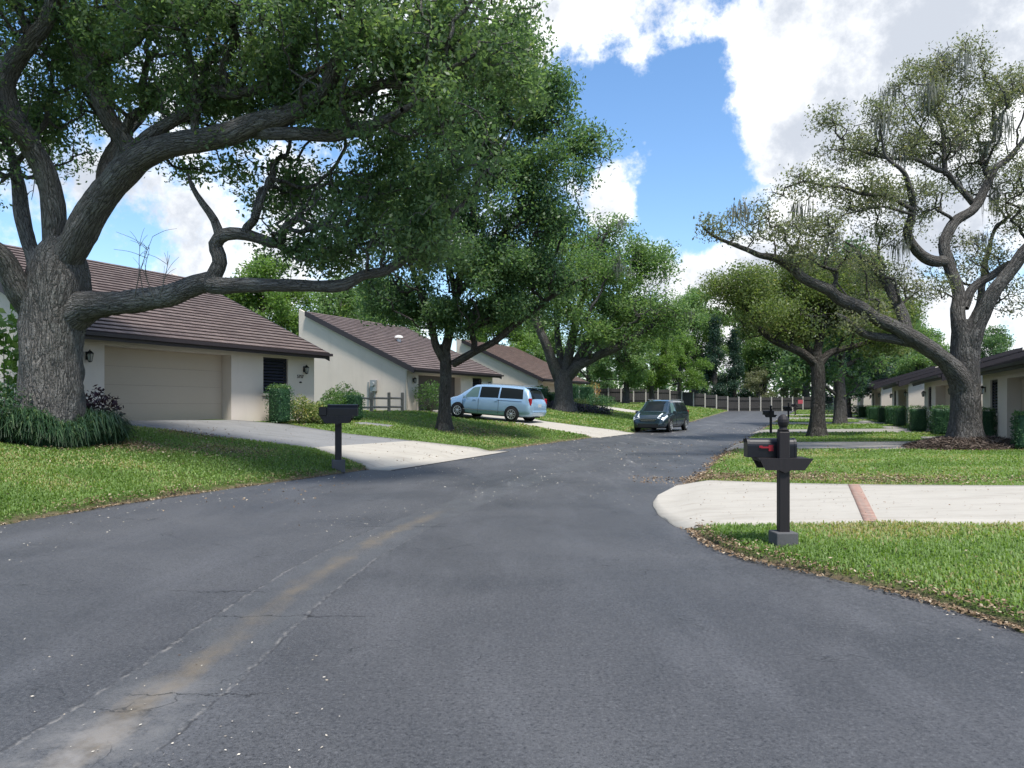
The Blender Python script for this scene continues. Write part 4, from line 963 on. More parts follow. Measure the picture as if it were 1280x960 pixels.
# ------------------------------------------------------------------ bushes
def leafy_box(e, dim, n, size, mat, seed, name='foliage', taper=.0, tip=None):
    r = np.random.default_rng(seed); w, d, h = dim
    m = MB(); m.box((0, 0, h * .48), (w * .86, d * .86, h * .9)); m.bevel(.12, 3); c0 = m.build('inner_foliage', mat, e)
    p = r.uniform(-.5, .5, (n, 3)); ax = r.integers(0, 5, n); s = np.where(r.random(n) < .5, -1, 1) * .5
    for k, (a, v) in enumerate(((0, .5), (0, -.5), (1, .5), (1, -.5), (2, .5))):
        q = ax == k; p[q, a] = v
    p[:, :2] *= (1 + taper * (p[:, 2:3]))
    q = np.abs(p) * 2; k_ = (q ** 7).sum(1) ** (1 / 7); p = p / np.maximum(k_, 1e-3)[:, None]
    p = p * (w, d, h) + (0, 0, h * .5); p += r.normal(0, .035, p.shape); p[:, 2] = np.maximum(p[:, 2], .02)
    V, Fc = cards(p, size, .6, 1, r)
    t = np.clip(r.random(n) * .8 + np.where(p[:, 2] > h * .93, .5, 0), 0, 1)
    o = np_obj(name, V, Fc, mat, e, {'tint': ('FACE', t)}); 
    return o
def hedge(px, Y, dim, label, seed, group='clipped hedges along the right houses', rz=None, n=1600, size=.06):
    e = empty('clipped_hedge', at(px, Y), label, 'hedge', group, rz if rz is not None else -.37)
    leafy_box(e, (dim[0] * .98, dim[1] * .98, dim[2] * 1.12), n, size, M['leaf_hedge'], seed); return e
def loose(e, rad, h, n, size, mat, seed, stems=8, name='foliage', bmat=None):
    r = np.random.default_rng(seed)
    d = r.normal(size=(n, 3)); d /= np.linalg.norm(d, axis=1)[:, None]
    lump = .75 + .5 * vnoise(d * 2.3 + seed, seed)
    p = d * (r.random(n) ** .33 * lump)[:, None] * (rad, rad, h * .5) + (0, 0, h * .55); p[:, 2] = np.maximum(p[:, 2], .03)
    V, Fc = cards(p, size, .5, 1, r); np_obj(name, V, Fc, mat, e, {'tint': ('FACE', r.random(n))})
    g = Geo()
    for k in range(stems):
        q = p[r.integers(n)]; sweep(g, catmull([(r.normal() * .08, r.normal() * .08, 0), (q[0] * .4, q[1] * .4, h * .3), q * (.8, .8, .8)], .15), np.linspace(.02, .006, len(catmull([(0, 0, 0), (q[0] * .4, q[1] * .4, h * .3), q * (.8, .8, .8)], .15))) if False else np.full(1, .012).repeat(len(catmull([(0, 0, 0), (0, 0, 1)], 1))), 5) if False else None
        c = catmull([(r.normal() * .08, r.normal() * .08, -.05), (q[0] * .4, q[1] * .4, h * .3), (q[0] * .85, q[1] * .85, q[2] * .9)], .15)
        sweep(g, c, np.linspace(.02, .006, len(c)), 5)
    v, f = g.out(); np_obj('stem', v, f, bmat or M['bark_dark'], e)
def bush(name, px, Y, rad, h, n, size, mat, label, seed, group=None, xy=None):
    loc = at(px, Y) if xy is None else (xy[0], xy[1], H(*xy))
    e = empty(name, loc, label, 'bush', group); loose(e, rad, h, n, size, mat, seed); return e
# right row
for i, (px, Y, s, lb) in enumerate(((1230, 28.0, (.65, .7, 1.02), 'clipped hedge just right of the mossy oak trunk'), (1176, 32.0, (.72, .72, 1.08), 'clipped hedge just left of the mossy oak trunk'), (1147, 35.5, (.78, .78, 1.05), 'clipped hedge second to the left of the mossy oak trunk'),
        (1125, 42, (.6, .6, 1.0), 'clipped hedge third to the left of the mossy oak trunk'), (1114, 45, (.6, .6, 1.0), 'clipped hedge fourth to the left of the mossy oak trunk'), (1105, 50, (.8, .7, .95), 'clipped hedge fifth to the left of the mossy oak trunk'),
        (1094, 56, (1.1, .8, .95), 'clipped hedge beside the third right house'), (1082, 64, (1.3, .9, .9), 'clipped hedge beside the fourth right house'), (1284, 22.0, (.7, .6, .98), 'clipped hedge at the nearest right garage'))):
    hedge(px, Y, s, lb, 200 + i)
bush('low_shrub', 1163, 36.5, .45, .75, 500, .09, M['leaf_mid'], 'loose grey green shrub between the two clipped hedges left of the mossy oak', 240)
for i, px in enumerate((1035, 1050, 1068, 1080)):
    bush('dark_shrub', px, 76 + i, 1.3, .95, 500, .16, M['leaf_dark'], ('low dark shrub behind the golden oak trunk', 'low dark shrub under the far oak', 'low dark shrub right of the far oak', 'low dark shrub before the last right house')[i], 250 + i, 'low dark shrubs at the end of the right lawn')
# left houses
fc = lambda C, u, v: C - dL * u + bL * v
p = fc(Hfar[0], 2.55, -.75); e = empty('clipped_hedge', (p[0], p[1], z1 - .12), 'dark green clipped column hedge under the black shuttered window', 'hedge', None, -.47); leafy_box(e, (.66, .66, 1.28), 2200, .055, M['leaf_hedge'], 300, taper=-.18)
for i, (u, v, rad, h, mt, lb, nm) in enumerate(((1.6, -.8, .55, .95, 'leaf_varieg', 'yellow variegated bush right of the column hedge', 'variegated_bush'), (.9, -.85, .5, .8, 'leaf_varieg', 'middle yellow green bush along the cream front wall', 'variegated_bush'), (.2, -.85, .52, .9, 'leaf_tip', 'green leafy bush at the corner of the cream front wall', 'leafy_bush'),
        (-1.3, .2, .55, 1.15, 'leaf_tip', 'tall loose shrub just past the cream house corner', 'leafy_bush'), (-2.6, .8, .65, 1.3, 'leaf_light', 'grey green shrub between the cream house and the rail fence', 'leafy_bush'))):
    q = fc(Hfar[0], u, v); e = empty(nm, (q[0], q[1], H(*q) - .02), lb, 'bush', 'bushes beside the nearest left house'); loose(e, rad, h, 1800, .085, M[mt], 310 + i)
q = fc(Hfar[0], -2.0, -.2); e = empty('clipped_hedge', (q[0], q[1], H(*q)), 'dark clipped hedge seen over the left mailbox', 'hedge', None, -.47); leafy_box(e, (.8, .6, 1.05), 1500, .06, M['leaf_hedge'], 320)
q = fc(Hfar[1], 8.6, -.9); e = empty('round_bush', (q[0], q[1], H(*q)), 'rounded twiggy bush with light green top before the dark garage', 'bush'); loose(e, .95, 1.6, 1900, .10, M['leaf_tip'], 321, 24)
# third house planting
for i, (px, Y, dm, lb) in enumerate(((675, 56, (1.3, .9, 1.35), 'clipped hedge behind the ice blue van tail'), (688, 56.5, (.9, .9, .95), 'low clipped hedge left of the spreading oak trunk'), (717, 58, (.75, .75, 1.5), 'clipped column hedge right of the spreading oak trunk'), (733, 60, (1.1, .9, 1.5), 'clipped column hedge with yellow rim by the third house'))):
    hedge(px, Y, dm, lb, 330 + i, 'clipped hedges before the russet roofed house', -.47, 900, .1)
bush('dark_shrub', 745, 58, .9, 1.1, 900, .13, M['leaf_hedge'], 'dense dark shrub at the right end of the planted bed', 341); bush('dark_shrub', 757, 58.5, .95, 1.05, 900, .13, M['leaf_hedge'], 'rightmost dense dark shrub of the planted bed', 342)
bush('golden_bush', 725, 55.5, .7, .75, 700, .12, M['leaf_varieg'], 'golden bush before the clipped column hedges', 343); bush('rust_shrub', 741, 62, .7, 1.9, 500, .13, M['bloom'], 'tall rust coloured shrub by the third house', 344)
def bed():
    x0, y0, _ = at(712, 51.5); e = empty('flower_bed', (x0, y0, H(x0, y0)), 'dark leaved flower bed around the spreading oak trunk', 'flower bed')
    r = np.random.default_rng(8); n = 4200; a = r.uniform(0, 6.28, n); rr = np.sqrt(r.random(n)); x = rr * np.cos(a) * 3.0; y = rr * np.sin(a) * 1.5
    z = np.array([H(x0 + i, y0 + j) for i, j in zip(x, y)]) - H(x0, y0) + r.uniform(.05, .62, n) * (1 - .3 * rr)
    V, Fc = cards(np.stack([x, y, z], -1), .14, .6, 1, r); np_obj('foliage', V, Fc, M['flower'], e, {'tint': ('FACE', r.random(n))})
    CIRC.append((x0, y0, 2))
bed()
# strappy border grass round the great oak
def liriope():
    r = np.random.default_rng(17); n = 15000; a = r.uniform(0, 6.28, n); rr = .70 + .62 * r.random(n) ** .8 + .10 * np.sin(a * 5)
    x = LO[0] + rr * np.cos(a) * 1.05; y = LO[1] + rr * np.sin(a); z = hgt(x, y) - .02
    q_ = np.clip((rr - .98) / .42, -1, 1); z = z + r.random(n) ** .7 * .40 * np.sqrt(1 - q_ ** 2) * (.8 + .4 * np.sin(a * 4 + 1))
    out = np.stack([np.cos(a + r.normal(0, 1.1, n)), np.sin(a + r.normal(0, 1.1, n))], -1)
    L = r.uniform(.24, .52, n); w = .009; dz = r.uniform(.0, .75, n)
    pr = np.stack([-out[:, 1], out[:, 0], 0 * a], -1) * w; b_ = np.stack([x, y, z], -1)
    o1 = np.concatenate([out * (L * .16)[:, None], (L * .62)[:, None]], 1); o2 = np.concatenate([out * (L * .42)[:, None], (L * .80)[:, None]], 1); o3 = np.concatenate([out * (L * .78)[:, None], (L * dz)[:, None]], 1)
    V = np.stack([b_ - pr, b_ + pr, b_ + o1 + pr, b_ + o1 - pr, b_ + o2 + pr * .8, b_ + o2 - pr * .8, b_ + o3 + pr * .15, b_ + o3 - pr * .15], 1).reshape(-1, 3)
    q = np.array([[0, 1, 2, 3], [3, 2, 4, 5], [5, 4, 6, 7]]); Fc = (np.arange(n)[:, None, None] * 8 + q[None]).reshape(-1, 4)
    o = np_obj('border_grass', V, Fc, M['leaf_lir'], None, {'tint': ('FACE', np.repeat(r.random(n), 3))}); tag(o, 'dark strappy border grass ringing the massive oak trunk', 'border grass', None, 'stuff')
liriope()
q = P(123, 500, 18.6); e = empty('purple_shrub', (q[0], q[1], H(q[0], q[1])), 'dark purple leaved shrub right of the massive oak trunk', 'bush'); loose(e, .55, 1.05, 700, .12, M['leaf_purple'], 350)
q = P(6, 480, 18.8); e = empty('broadleaf_shrub', (q[0], q[1], H(q[0], q[1])), 'tall yellow green big leaved shrub left of the massive oak trunk', 'bush'); loose(e, .75, 3.0, 420, .30, M['leaf_bright'], 351)
q = P(-8, 480, 15.9); e = empty('border_shrub', (q[0], q[1], H(q[0], q[1])), 'grey green mounded shrub left of the border grass', 'bush'); loose(e, .8, 1.2, 1500, .08, M['leaf_lir'], 352)
# sprigs growing on the low limb
def sprigs():
    r = np.random.default_rng(3); root = bpy.data.objects['oak_tree']; g = Geo(); tips = []
    for px in (168, 180, 192, 199):
        p0 = P(px, 372, 16.0); top = p0 + (r.normal(0, .25), r.normal(0, .1), r.uniform(.8, 1.35))
        c = catmull([p0, (p0 + top) / 2 + r.normal(0, .06, 3), top], .1); sweep(g, c, np.linspace(.012, .004, len(c)), 5)
        for k in range(6):
            s = c[r.integers(len(c) // 3, len(c))]; t_ = s + (r.normal(0, .3), r.normal(0, .2), r.uniform(.1, .4)); c2 = catmull([s, (s + t_) / 2 + (0, 0, .04), t_], .08); sweep(g, c2, np.linspace(.006, .003, len(c2)), 4); tips.append(c2)
    v, f = g.out(); b = np.array(root.location); np_obj('sprig', v - b, f, M['bark_dark'], root)
sprigs()
# pine straw ring
def straw():
    r = np.random.default_rng(4); n = 40; a = np.linspace(0, 2 * math.pi, 49)[:-1]
    rr = np.linspace(0, 1, 9)
    X = np.empty((9, 49)); Y = X.copy(); Z = X.copy(); A = np.append(a, a[0])
    for i, q in enumerate(rr):
        rad = q * (1.55 + .18 * np.sin(A * 3 + 1) + .1 * np.sin(A * 7)); X[i] = RO[0] + rad * np.cos(A) * 1.1; Y[i] = RO[1] + rad * np.sin(A); Z[i] = hgt(X[i], Y[i]) + .30 * (1 - q ** 2.2) + .01
    o = sheet('mulch_ring', X, Y, Z, M['mulch'], None, None); tag(o, 'dark mounded mulch ring at the foot of the mossy oak', 'mulch', None, 'stuff')
    n = 5200; a = r.uniform(0, 6.28, n); q = np.sqrt(r.random(n)); x = RO[0] + q * 1.65 * np.cos(a) * 1.1; y = RO[1] + q * 1.65 * np.sin(a); z = hgt(x, y) + .30 * (1 - np.minimum(q, 1) ** 2.2) + r.uniform(.0, .10, n)
    V, Fc = cards(np.stack([x, y, z], -1), .26, .09, .35, r); o = np_obj('pine_straw', V, Fc, M['straw'], None, {'tint': ('FACE', r.random(n))}); tag(o, 'brown pine straw strewn over the mulch ring', 'pine straw', None, 'stuff')
straw()

# ------------------------------------------------------------------ mailboxes
def mailbox(name, loc, label, rz, flag=True, block=True, group='mailboxes along the road', sc=1.0, finial=True):
    """the box points along local -x, the post stands on the near side of it"""
    e = empty(name, loc, label, 'mailbox', group, rz); e.scale = (sc, sc, sc)
    m = MB(); m.box2((-.055, -.055, -.1), (.055, .055, 1.22 if finial else 1.0)); m.bevel(.008, 1)
    if finial: m.box((0, 0, 1.2265), (.10, .10, .012))
    if finial: m.lathe((0, 0, 1.232), [(.055, 0), (.060, .012), (.042, .022), (.040, .035), (.052, .06), (.060, .09), (.058, .12), (.045, .15), (.022, .17), (.004, .176)], 20)
    m.build('post', M['post'], e)
    m = MB()
    for y0 in (-.082, .257): m.prism([(-.27, y0, .94), (.29, y0, .94), (.20, y0, .815), (.06, y0, .815), (.0, y0, .785), (-.06, y0, .815), (-.20, y0, .815)], (0, .026, 0))
    m.box2((-.26, -.056, .905), (-.058, .257, .938)); m.box2((.058, -.056, .905), (.27, .257, .938)); m.box2((-.058, .057, .905), (.058, .257, .938)); m.build('bracket', M['post'], e)
    a = [(0, -.083, .003), (0, -.083, .125)] + [(0, -.083 * math.cos(t), .125 + .083 * math.sin(t)) for t in np.linspace(.25, math.pi - .25, 9)] + [(0, .083, .125), (0, .083, .003)]
    m = MB(); m.prism([(-.34, p[1] + .155, p[2] + .938) for p in a], (.50, 0, 0)); bx = m.build('box', M['mail_black'], e)
    m = MB(); m.prism([(-.356, p[1] * 1.06 + .155, .938 + p[2] * 1.02) for p in a], (.03, 0, 0)); m.cyl((-.37, .155, 1.10), (-.37, .155, 1.14), .012, n=8); m.build('door', M['mail_black'], bx)
    m = MB(); m.prism([(.14, p[1] * 1.05 + .155, .938 + p[2] * 1.02) for p in a], (.026, 0, 0)); m.build('rear_cap', M['mail_black'], bx)
    if flag:
        m = MB(); m.box2((-.215, .058, 1.04), (-.09, .066, 1.058)); m.box2((-.135, .0585, 1.01), (-.085, .0655, 1.075)); m.box2((-.235, .0585, 1.046), (-.2, .0655, 1.068)); m.build('flag', M['flag'], bx)
    if block:
        m = MB(); m.box((0, 0, .045), (.235, .235, .23), .12); m.bevel(.012, 2); m.build('base_block', M['block'], e)
    return e
x, y = G(979, 683); mailbox('mailbox', (x, y, H(x, y)), 'black mailbox with red flag on a brown finial post, concrete block at its foot', -.06)
x, y = (423 - CX) / F * 17.7, 17.7
mb = mailbox('mailbox', (x, y, H(x, y)), 'black mailbox on a dark post beside the pale driveway apron on the left', math.pi + .12, False, True, sc=1.32, finial=False)
m = MB(); m.box2((.17, .08, .94), (.31, .24, 1.10)); m.bevel(.01, 1); m.build('newspaper_box', M['mail_black'], mb)
x, y, z = at(963.5, 36.5); mailbox('mailbox', (x, y, z), 'dark mailbox standing at the right road edge just past the near finial post', -.2, False, False)
x, y, z = at(985.5, 53); mailbox('mailbox', (x, y, z), 'small far mailbox behind the near finial post', -.2, False, False)
x, y, z = at(994, 72); mailbox('mailbox', (x, y, z), 'farthest mailbox beside the red sign', -.2, False, False)
x, y, z = at(999, 74); e = empty('yard_sign', (x, y, z), 'small red sign hanging from a dark post near the fence', 'sign')
m = MB(); m.box2((-.45, -.04, 0), (-.37, .04, 1.7)); m.box2((-.37, -.03, 1.55), (.42, .03, 1.62)); m.build('sign_post', M['post'], e); m = MB(); m.box2((-.12, -.012, 1.12), (.36, .012, 1.5)); m.build('sign_panel', M['sign_red'], e)

# ------------------------------------------------------------------ fences
def brown_fence():
    A = np.array(P(728, 500, 90)[:2]); B = np.array(P(1062, 500, 104)[:2]); L = np.linalg.norm(B - A); n = int(L / 1.72); d = (B - A) / L; a = math.atan2(d[1], d[0])
    e = empty('fence', (A[0], A[1], H(*A)), 'long brown panel fence with pale posts across the end of the road', 'fence'); z0 = H(*A)
    for k in range(n + 1):
        q = A + d * k * 1.72; z = H(*q) - z0; m = MB(); m.box((q[0] - A[0], q[1] - A[1], z + .85), (.17, .17, 2.0), a); m.build('post', M['fence_post'], e)
        if k < n:
            c = q + d * .86; m = MB(); Mx = Matrix.Translation((c[0] - A[0], c[1] - A[1], H(*c) - z0)) @ Matrix.Rotation(a, 4, 'Z')
            for i in range(10): m.box((-.70 + i * .1555, (.012 if i % 2 else 0), .82), (.15, .03, 1.86), 0, Mx)
            m.box((0, -.05, .35), (1.54, .05, .09), 0, Mx); m.box((0, -.05, 1.4), (1.54, .05, .09), 0, Mx); m.build('panel', M['fence'], e)
brown_fence()
def rail_fence():
    A = np.array(G(445, 522)); B = np.array(P(503, 520, 38.2)[:2]); A = np.array(P(440, 522, 35.6)[:2]); L = np.linalg.norm(B - A); d = (B - A) / L
    e = empty('rail_fence', (A[0], A[1], H(*A)), 'short weathered two rail wooden fence beside the tall white end wall', 'fence'); z0 = H(*A); T = [0, .37, .72, 1.0]
    for t in T:
        q = d * L * t; z = H(*(A + q)) - z0; m = MB(); m.cyl((q[0], q[1], z - .2), (q[0], q[1], z + 1.0), .085, .08, 9); m.build('post', M['wood'], e)
    for t0, t1 in zip(T, T[1:]):
        for hh in (.28, .72):
            q0, q1 = d * L * t0, d * L * t1; m = MB(); m.cyl((q0[0], q0[1], H(*(A + q0)) - z0 + hh), (q1[0], q1[1], H(*(A + q1)) - z0 + hh - .02), .055, .05, 7); m.build('rail', M['wood'], e)
rail_fence()

# ------------------------------------------------------------------ cars
STN = np.array([  # x, bottom, belt, top, half width low, half width belt, half width roof
 (-2.58, .50, .62, .66, .70, .70, .60), (-2.55, .36, .86, .92, .86, .84, .72), (-2.47, .30, 1.0, 1.12, .95, .92, .76), (-2.36, .27, 1.06, 1.42, .98, .95, .74), (-2.25, .26, 1.07, 1.60, .99, .96, .72), (-2.05, .25, 1.07, 1.71, .995, .97, .72),
 (-1.4, .24, 1.06, 1.75, 1.0, .975, .74), (-.5, .23, 1.05, 1.76, 1.0, .975, .75), (.3, .23, 1.03, 1.75, 1.0, .97, .74), (.75, .23, 1.02, 1.69, 1.0, .97, .71), (1.1, .24, 1.01, 1.51, .995, .96, .70), (1.45, .25, 1.0, 1.28, .99, .95, .74), (1.72, .25, .99, 1.10, .985, .94, .80),
 (2.0, .24, .93, 1.02, .97, .92, .78), (2.3, .23, .84, .93, .93, .88, .72), (2.46, .23, .72, .80, .86, .80, .64), (2.55, .26, .58, .64, .76, .70, .52), (2.58, .34, .48, .52, .60, .58, .40)])
def stn(x): return [np.interp(x, STN[:, 0], STN[:, k]) for k in range(1, 7)]
def section(x):
    zb, be, tp, wl, wb, wr = stn(x); be = min(be, tp - .03)
    return [(0, zb), (wl * .86, zb), (wl * .97, zb + .06), (wl, zb + (be - zb) * .38), (wl * .995, zb + (be - zb) * .72), (wb, be), (wb * .55 + wr * .45, be + (tp - be) * .5), (wr, tp - min(.05, (tp - be) * .3)), (wr * .82, tp - .008), (wr * .4, tp), (0, tp + .004)]
def sidept(x, f, off=.006):
    s = section(x); a, b, c = [np.array(s[i]) for i in (5, 6, 7)]
    p = a + (b - a) * f * 2 if f < .5 else b + (c - b) * (f - .5) * 2
    return p[0] + off, p[1]
def van(name, loc, rz, label, paint, tail_glass=True):
    e = empty(name, loc, label, 'van', 'minivans', rz)
    xs = np.unique(np.concatenate([STN[:, 0], np.linspace(-2.5, 2.5, 50)])); V = []
    for x in xs:
        s = section(x); V.append([(x, -p[0], p[1]) for p in s] + [(x, p[0], p[1]) for p in s[-2:0:-1]])
    V = np.array(V); n, k = V.shape[:2]; i, j = np.meshgrid(np.arange(n - 1), np.arange(k), indexing='ij'); j2 = (j + 1) % k
    q = np.stack([i * k + j, i * k + j2, (i + 1) * k + j2, (i + 1) * k + j], -1).reshape(-1, 4)
    body = np_obj('body', V.reshape(-1, 3), q, paint, e, None, True)
    bm = bmesh.new(); bm.from_mesh(body.data); bm.verts.ensure_lookup_table()
    for r_ in (0, n - 1): bm.faces.new([bm.verts[r_ * k + a] for a in range(k)])
    bmesh.ops.recalc_face_normals(bm, faces=bm.faces); bm.to_mesh(body.data); bm.free()
    def patch(name, fn, nu, nv, mat, parent=e, mirror=False):
        U, W_ = np.meshgrid(np.linspace(0, 1, nu), np.linspace(0, 1, nv), indexing='ij')
        P_ = np.array([[fn(a, b) for a, b in zip(r1, r2)] for r1, r2 in zip(U, W_)])
        idx = np.arange(nu * nv).reshape(nu, nv); qq = np.stack([idx[:-1, :-1], idx[:-1, 1:], idx[1:, 1:], idx[1:, :-1]], -1).reshape(-1, 4)
        return np_obj(name, P_.reshape(-1, 3), qq, mat, parent, None, True)
    for s in (-1, 1):
        for (a0, a1, b0, b1, gm) in ((.42, 1.30, .42, .86, 'glass_clear'), (-.72, .34, -.72, .34, 'glass'), (-2.08, -.80, -2.0, -.80, 'glass')):
            def fn(u, v, a0=a0, a1=a1, b0=b0, b1=b1):
                f = .07 + .80 * v; x = (a0 + (b0 - a0) * v) * (1 - u) + (a1 + (b1 - a1) * v) * u; y, z = sidept(x, f); return (x, s * y, z)
            patch('side_window', fn, 8, 6, M[gm])
        # seams, handles, rails, mirrors
        m = MB()
        for xx in (.38, -.76, 1.28): m.box((xx, s * 1.000, .66), (.012, .012, .70))
        m.box((-1.35, s * .985, 1.00), (1.4, .012, .012)); m.build('door_seam', M['trim_black'], e)
        m = MB(); m.box((.62, s * .985, .94), (.17, .04, .03)); m.box((-.62, s * .985, .94), (.17, .04, .03)); m.build('door_handle', paint, e)
        m = MB(); m.box((.2, s * 1.003, .45), (2.5, .014, .03)); m.build('side_moulding', M['chrome'], e)
        m = MB(); m.box((-.75, s * .66, 1.79), (2.4, .035, .03)); m.build('roof_rail', M['alloy'], e)
        m = MB(); m.box((1.12, s * 1.10, 1.06), (.12, .20, .16)); m.bevel(.03, 2); m.build('mirror', paint, e)
        # lamps
        def hl(u, v):
            x = 1.98 + .50 * u; zb, be, tp, wl, wb, wr = stn(x); t_ = v
            a = np.array([wr * .80, tp - .004]); b = np.array([wb, min(be, tp - .03)]); c = np.array([wl * .99, min(be, tp - .03) - .10])
            p = a + (b - a) * t_ * 2 if t_ < .5 else b + (c - b) * (t_ - .5) * 2; return (x + .008, s * (p[0] + .008), p[1] + .006)
        patch('headlight', hl, 6, 6, M['lamp_clear'])
        m = MB(); m.box((-2.44, s * .86, 1.00), (.16, .16, .36)); m.bevel(.04, 2); m.build('taillight', M['lamp_red'], e)
        for wx in (-1.52, 1.56):
            m = MB(); m.cyl((wx, s * .985, .36), (wx, s * 1.006, .36), .415, .405, 28); m.build('wheel_arch', M['trim_black'], e)
            m = MB(); m.lathe((0, 0, 0), [(.20, -.11), (.30, -.115), (.335, -.09), (.345, 0), (.335, .09), (.30, .115), (.20, .11)], 28)
            Mw = Matrix.Translation((wx, s * .915, .345)) @ Matrix.Rotation(-s * math.pi / 2, 4, 'X')
            w = m.build('wheel', M['rubber'], e, Mw, True)
            m = MB(); m.lathe((0, 0, .085), [(.235, 0), (.24, .035), (.215, .036), (.2, .012)], 24); m.lathe((0, 0, .09), [(.06, 0), (.06, .03), (.03, .04)], 12)
            for t_ in range(9): m.box((.13, 0, .105), (.17, .035, .02), 0, Matrix.Rotation(t_ * 2 * math.pi / 9, 4, 'Z'))
            m.build('rim', M['alloy'], w, Mw)
    def ws(u, v):
        x = .80 + .85 * u; zb, be, tp, wl, wb, wr = stn(x); y = (2 * v - 1) * wr * .93; return (x + .006, y, tp + .010 - .05 * abs(2 * v - 1) ** 4)
    patch('windshield', ws, 8, 10, M['glass'])
    def rw(u, v):
        x = -2.455 + .23 * u; zb, be, tp, wl, wb, wr = stn(x); y = (2 * v - 1) * wr * .90; return (x - .012, y, tp + .004 - .03 * abs(2 * v - 1) ** 4)
    patch('rear_window', rw, 6, 8, M['glass'])
    m = MB(); m.box((2.50, 0, .66), (.12, .86, .11)); m.build('grille', M['trim_black'], e)
    m = MB(); m.box((2.545, 0, .70), (.05, .95, .02)); m.box((2.56, 0, .615), (.05, .80, .02)); m.build('grille_bar', M['chrome'], e)
    m = MB(); m.box((2.545, 0, .36), (.10, 1.15, .14)); m.build('lower_grille', M['trim_black'], e)
    m = MB(); m.box((-2.56, 0, .83), (.03, .36, .16)); m.build('licence_plate', M['plate'], e)
    m = MB(); m.box((-2.52, 0, .52), (.16, 1.60, .16)); m.bevel(.05, 2); m.build('rear_bumper', paint, e)
    m = MB(); m.box((-2.18, 0, 1.70), (.34, 1.30, .035)); m.bevel(.012, 1); m.build('spoiler', paint, e)
    m = MB(); m.box((0, 0, .235), (4.5, 1.5, .06)); m.build('underbody', M['trim_black'], e)
    return e
rw_ = np.array([.9, 37.9]); hd = np.array([-.89, .456])
c = np.array([-.95, 38.4]); zf, zb_ = H(*(c + hd * 1.56)) + .05, H(*(c - hd * 1.52)) + .05
bv = van('minivan', (c[0], c[1], (zf + zb_) / 2), math.atan2(hd[1], hd[0]), 'ice blue minivan parked on the driveway with its tail to the road', M['paint_blue']); bv.rotation_mode = 'XYZ'; bv.rotation_euler = (0, -math.atan2(zf - zb_, 3.08), math.atan2(hd[1], hd[0])); print('VAN', zf, zb_, tuple(c))
c = np.array([(827 - CX) / F * 41.5, 41.5]); va = math.atan2(-.88, -.47)
van('minivan', (c[0], c[1], float(zr(c[1])) + .0), va, 'slate minivan parked at the left road edge facing the camera', M['paint_slate']).scale = (.95, .95, .97)

# ------------------------------------------------------------------ sky, sun, camera
SUN_AZ, SUN_EL = R_(150), R_(64)         # azimuth from +Y towards +X
w = bpy.data.worlds.new('World'); S.world = w; w.use_nodes = True
nt = w.node_tree; nt.nodes.clear()
def N(t, **k):
    n = nt.nodes.new(t)
    for a, b in k.items(): setattr(n, a, b)
    return n
def Lk(a, b): nt.links.new(a, b)
def mth(op, a, b=None):
    n = N('ShaderNodeMath', operation=op)
    for i, v in enumerate((a, b)):
        if v is None: continue
        if isinstance(v, bpy.types.NodeSocket): Lk(v, n.inputs[i])
        else: n.inputs[i].default_value = v
    return n.outputs[0]
def mrg(v, a, b, c=0, d=1):
    n = N('ShaderNodeMapRange', interpolation_type='SMOOTHSTEP'); Lk(v, n.inputs[0])
    for i, x in enumerate((a, b, c, d)): n.inputs[1 + i].default_value = x
    return n.outputs[0]
tc = N('ShaderNodeTexCoord').outputs['Generated']
sky = N('ShaderNodeTexSky', sky_type='NISHITA', sun_disc=False, sun_elevation=SUN_EL, sun_rotation=SUN_AZ)
sky.air_density = 1.0; sky.dust_density = .6; sky.ozone_density = 2.2
hs = N('ShaderNodeHueSaturation'); hs.inputs['Saturation'].default_value = 1.15; hs.inputs['Value'].default_value = .80; Lk(sky.outputs[0], hs.inputs['Color'])
def nz(scale, det, rough, off=(0, 0, 0), sc=(1, 1, 1)):
    mp = N('ShaderNodeMapping'); mp.inputs['Location'].default_value = off; mp.inputs['Scale'].default_value = sc; Lk(tc, mp.inputs[0])
    n = N('ShaderNodeTexNoise'); Lk(mp.outputs[0], n.inputs['Vector']); n.inputs['Scale'].default_value = scale; n.inputs['Detail'].default_value = det; n.inputs['Roughness'].default_value = rough
    return n.outputs[0]
def blob(px, py, r, amp):
    v = Vector(((px - CX) / F, 1, (HY - py) / F)); k = v.length; v.normalize(); ang = r / F / k
    dp = N('ShaderNodeVectorMath', operation='DOT_PRODUCT'); Lk(tc, dp.inputs[0]); dp.inputs[1].default_value = v
    return mth('MULTIPLY', mrg(dp.outputs['Value'], math.cos(ang * 1.25), math.cos(ang * .25)), amp)
dens = mth('ADD', mth('MULTIPLY', mth('SUBTRACT', nz(3.6, 10, .62), .5), 2.3), mth('MULTIPLY', mth('SUBTRACT', nz(11, 8, .65, (3, 1, 2)), .5), 1.7))
dens = mth('ADD', dens, mth('MULTIPLY', mth('SUBTRACT', nz(34, 5, .65, (1, 4, 2)), .5), .5))
dens = mth('ADD', dens, -.01)
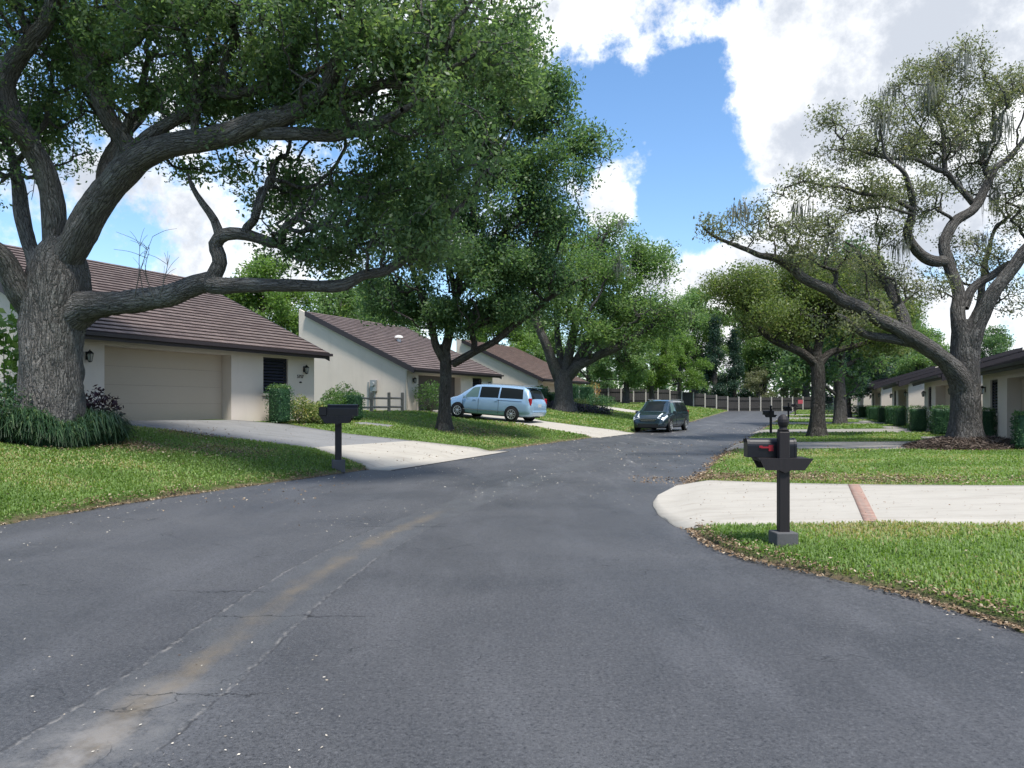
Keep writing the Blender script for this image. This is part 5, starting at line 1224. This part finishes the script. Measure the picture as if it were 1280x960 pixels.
for a in ((1010, 110, 130, .75), (1120, 70, 160, .7), (1230, 110, 170, .6), (950, 130, 80, .45), (970, 190, 60, .4), (1170, 190, 140, .5), (1000, 20, 130, .55), 
          (790, 25, 85, .6), (770, 90, 55, .45), (700, 20, 70, .5),  (790, 222, 46, 1.1), (742, 240, 40, .8), (860, 305, 60, .5), (900, 335, 60, .4), (940, 290, 40, .3), (800, 280, 45, .35),
          (900, 420, 110, .5), (1000, 400, 120, .4), (240, 290, 110, .35),  (330, 270, 90, .35), (480, 200, 90, .35), (200, 80, 260, .28),  (1250, 410, 50, .25),
          (830, 180, 90, -.85), (712, 130, 75, -.95), (900, 240, 75, -.9), (850, 275, 50, -.6), (890, 90, 35, -.5), (840, 250, 35, -.45), (880, 250, 35, -.4), (140, 305, 45, -.5), (1270, 370, 45, -.3), (660, 200, 60, -.2)):
    dens = mth('ADD', dens, blob(a[0], a[1], a[2] * 1.15, a[3] * (.43 if a[3] > 0 else .55)))
mask = mrg(dens, -.06, .34)
shade = mrg(mth('ADD', mth('MULTIPLY', dens, .40), mth('MULTIPLY', mth('SUBTRACT', nz(6.5, 9, .64, (5, 2, 7)), .5), 2.6)), -.08, .60)
cc = N('ShaderNodeMix', data_type='RGBA'); Lk(shade, cc.inputs[0]); cc.inputs[6].default_value = (4.6, 4.65, 4.7, 1); cc.inputs[7].default_value = (2.3, 2.48, 2.8, 1)
mx = N('ShaderNodeMix', data_type='RGBA'); Lk(mask, mx.inputs[0]); Lk(hs.outputs[0], mx.inputs[6]); Lk(cc.outputs[2], mx.inputs[7])
bg = N('ShaderNodeBackground'); bg.inputs[1].default_value = .12; Lk(mx.outputs[2], bg.inputs[0])
wo = N('ShaderNodeOutputWorld'); Lk(bg.outputs[0], wo.inputs[0])

sl = bpy.data.lights.new('sun', 'SUN'); sl.energy = 2.5; sl.angle = R_(9); sl.color = (1, .95, .87)
so = link(bpy.data.objects.new('sun', sl)); sv = Vector((math.sin(SUN_AZ) * math.cos(SUN_EL), math.cos(SUN_AZ) * math.cos(SUN_EL), math.sin(SUN_EL)))
so.rotation_euler = sv.to_track_quat('Z', 'Y').to_euler(); so.location = (0, 0, 60)

cd = bpy.data.cameras.new('camera'); cd.sensor_width = 36; cd.lens = 36 * F / 1280; cd.shift_y = (HY - 480) / 1280; cd.clip_end = 3000; cd.clip_start = .05
co = link(bpy.data.objects.new('camera', cd)); co.location = (0, 0, EYE); co.rotation_euler = (R_(90), 0, 0); S.camera = co
S.view_settings.view_transform = 'Standard'; S.view_settings.look = 'None'; S.view_settings.exposure = 1.3; S.view_settings.gamma = 1; S.view_settings.use_curve_mapping = False
S.render.engine = 'CYCLES'; S.cycles.use_denoising = True; S.cycles.max_bounces = 7; S.cycles.diffuse_bounces = 4; S.cycles.glossy_bounces = 2; S.cycles.transmission_bounces = 5; S.cycles.transparent_max_bounces = 4
S.cycles.caustics_reflective = False; S.cycles.caustics_refractive = False
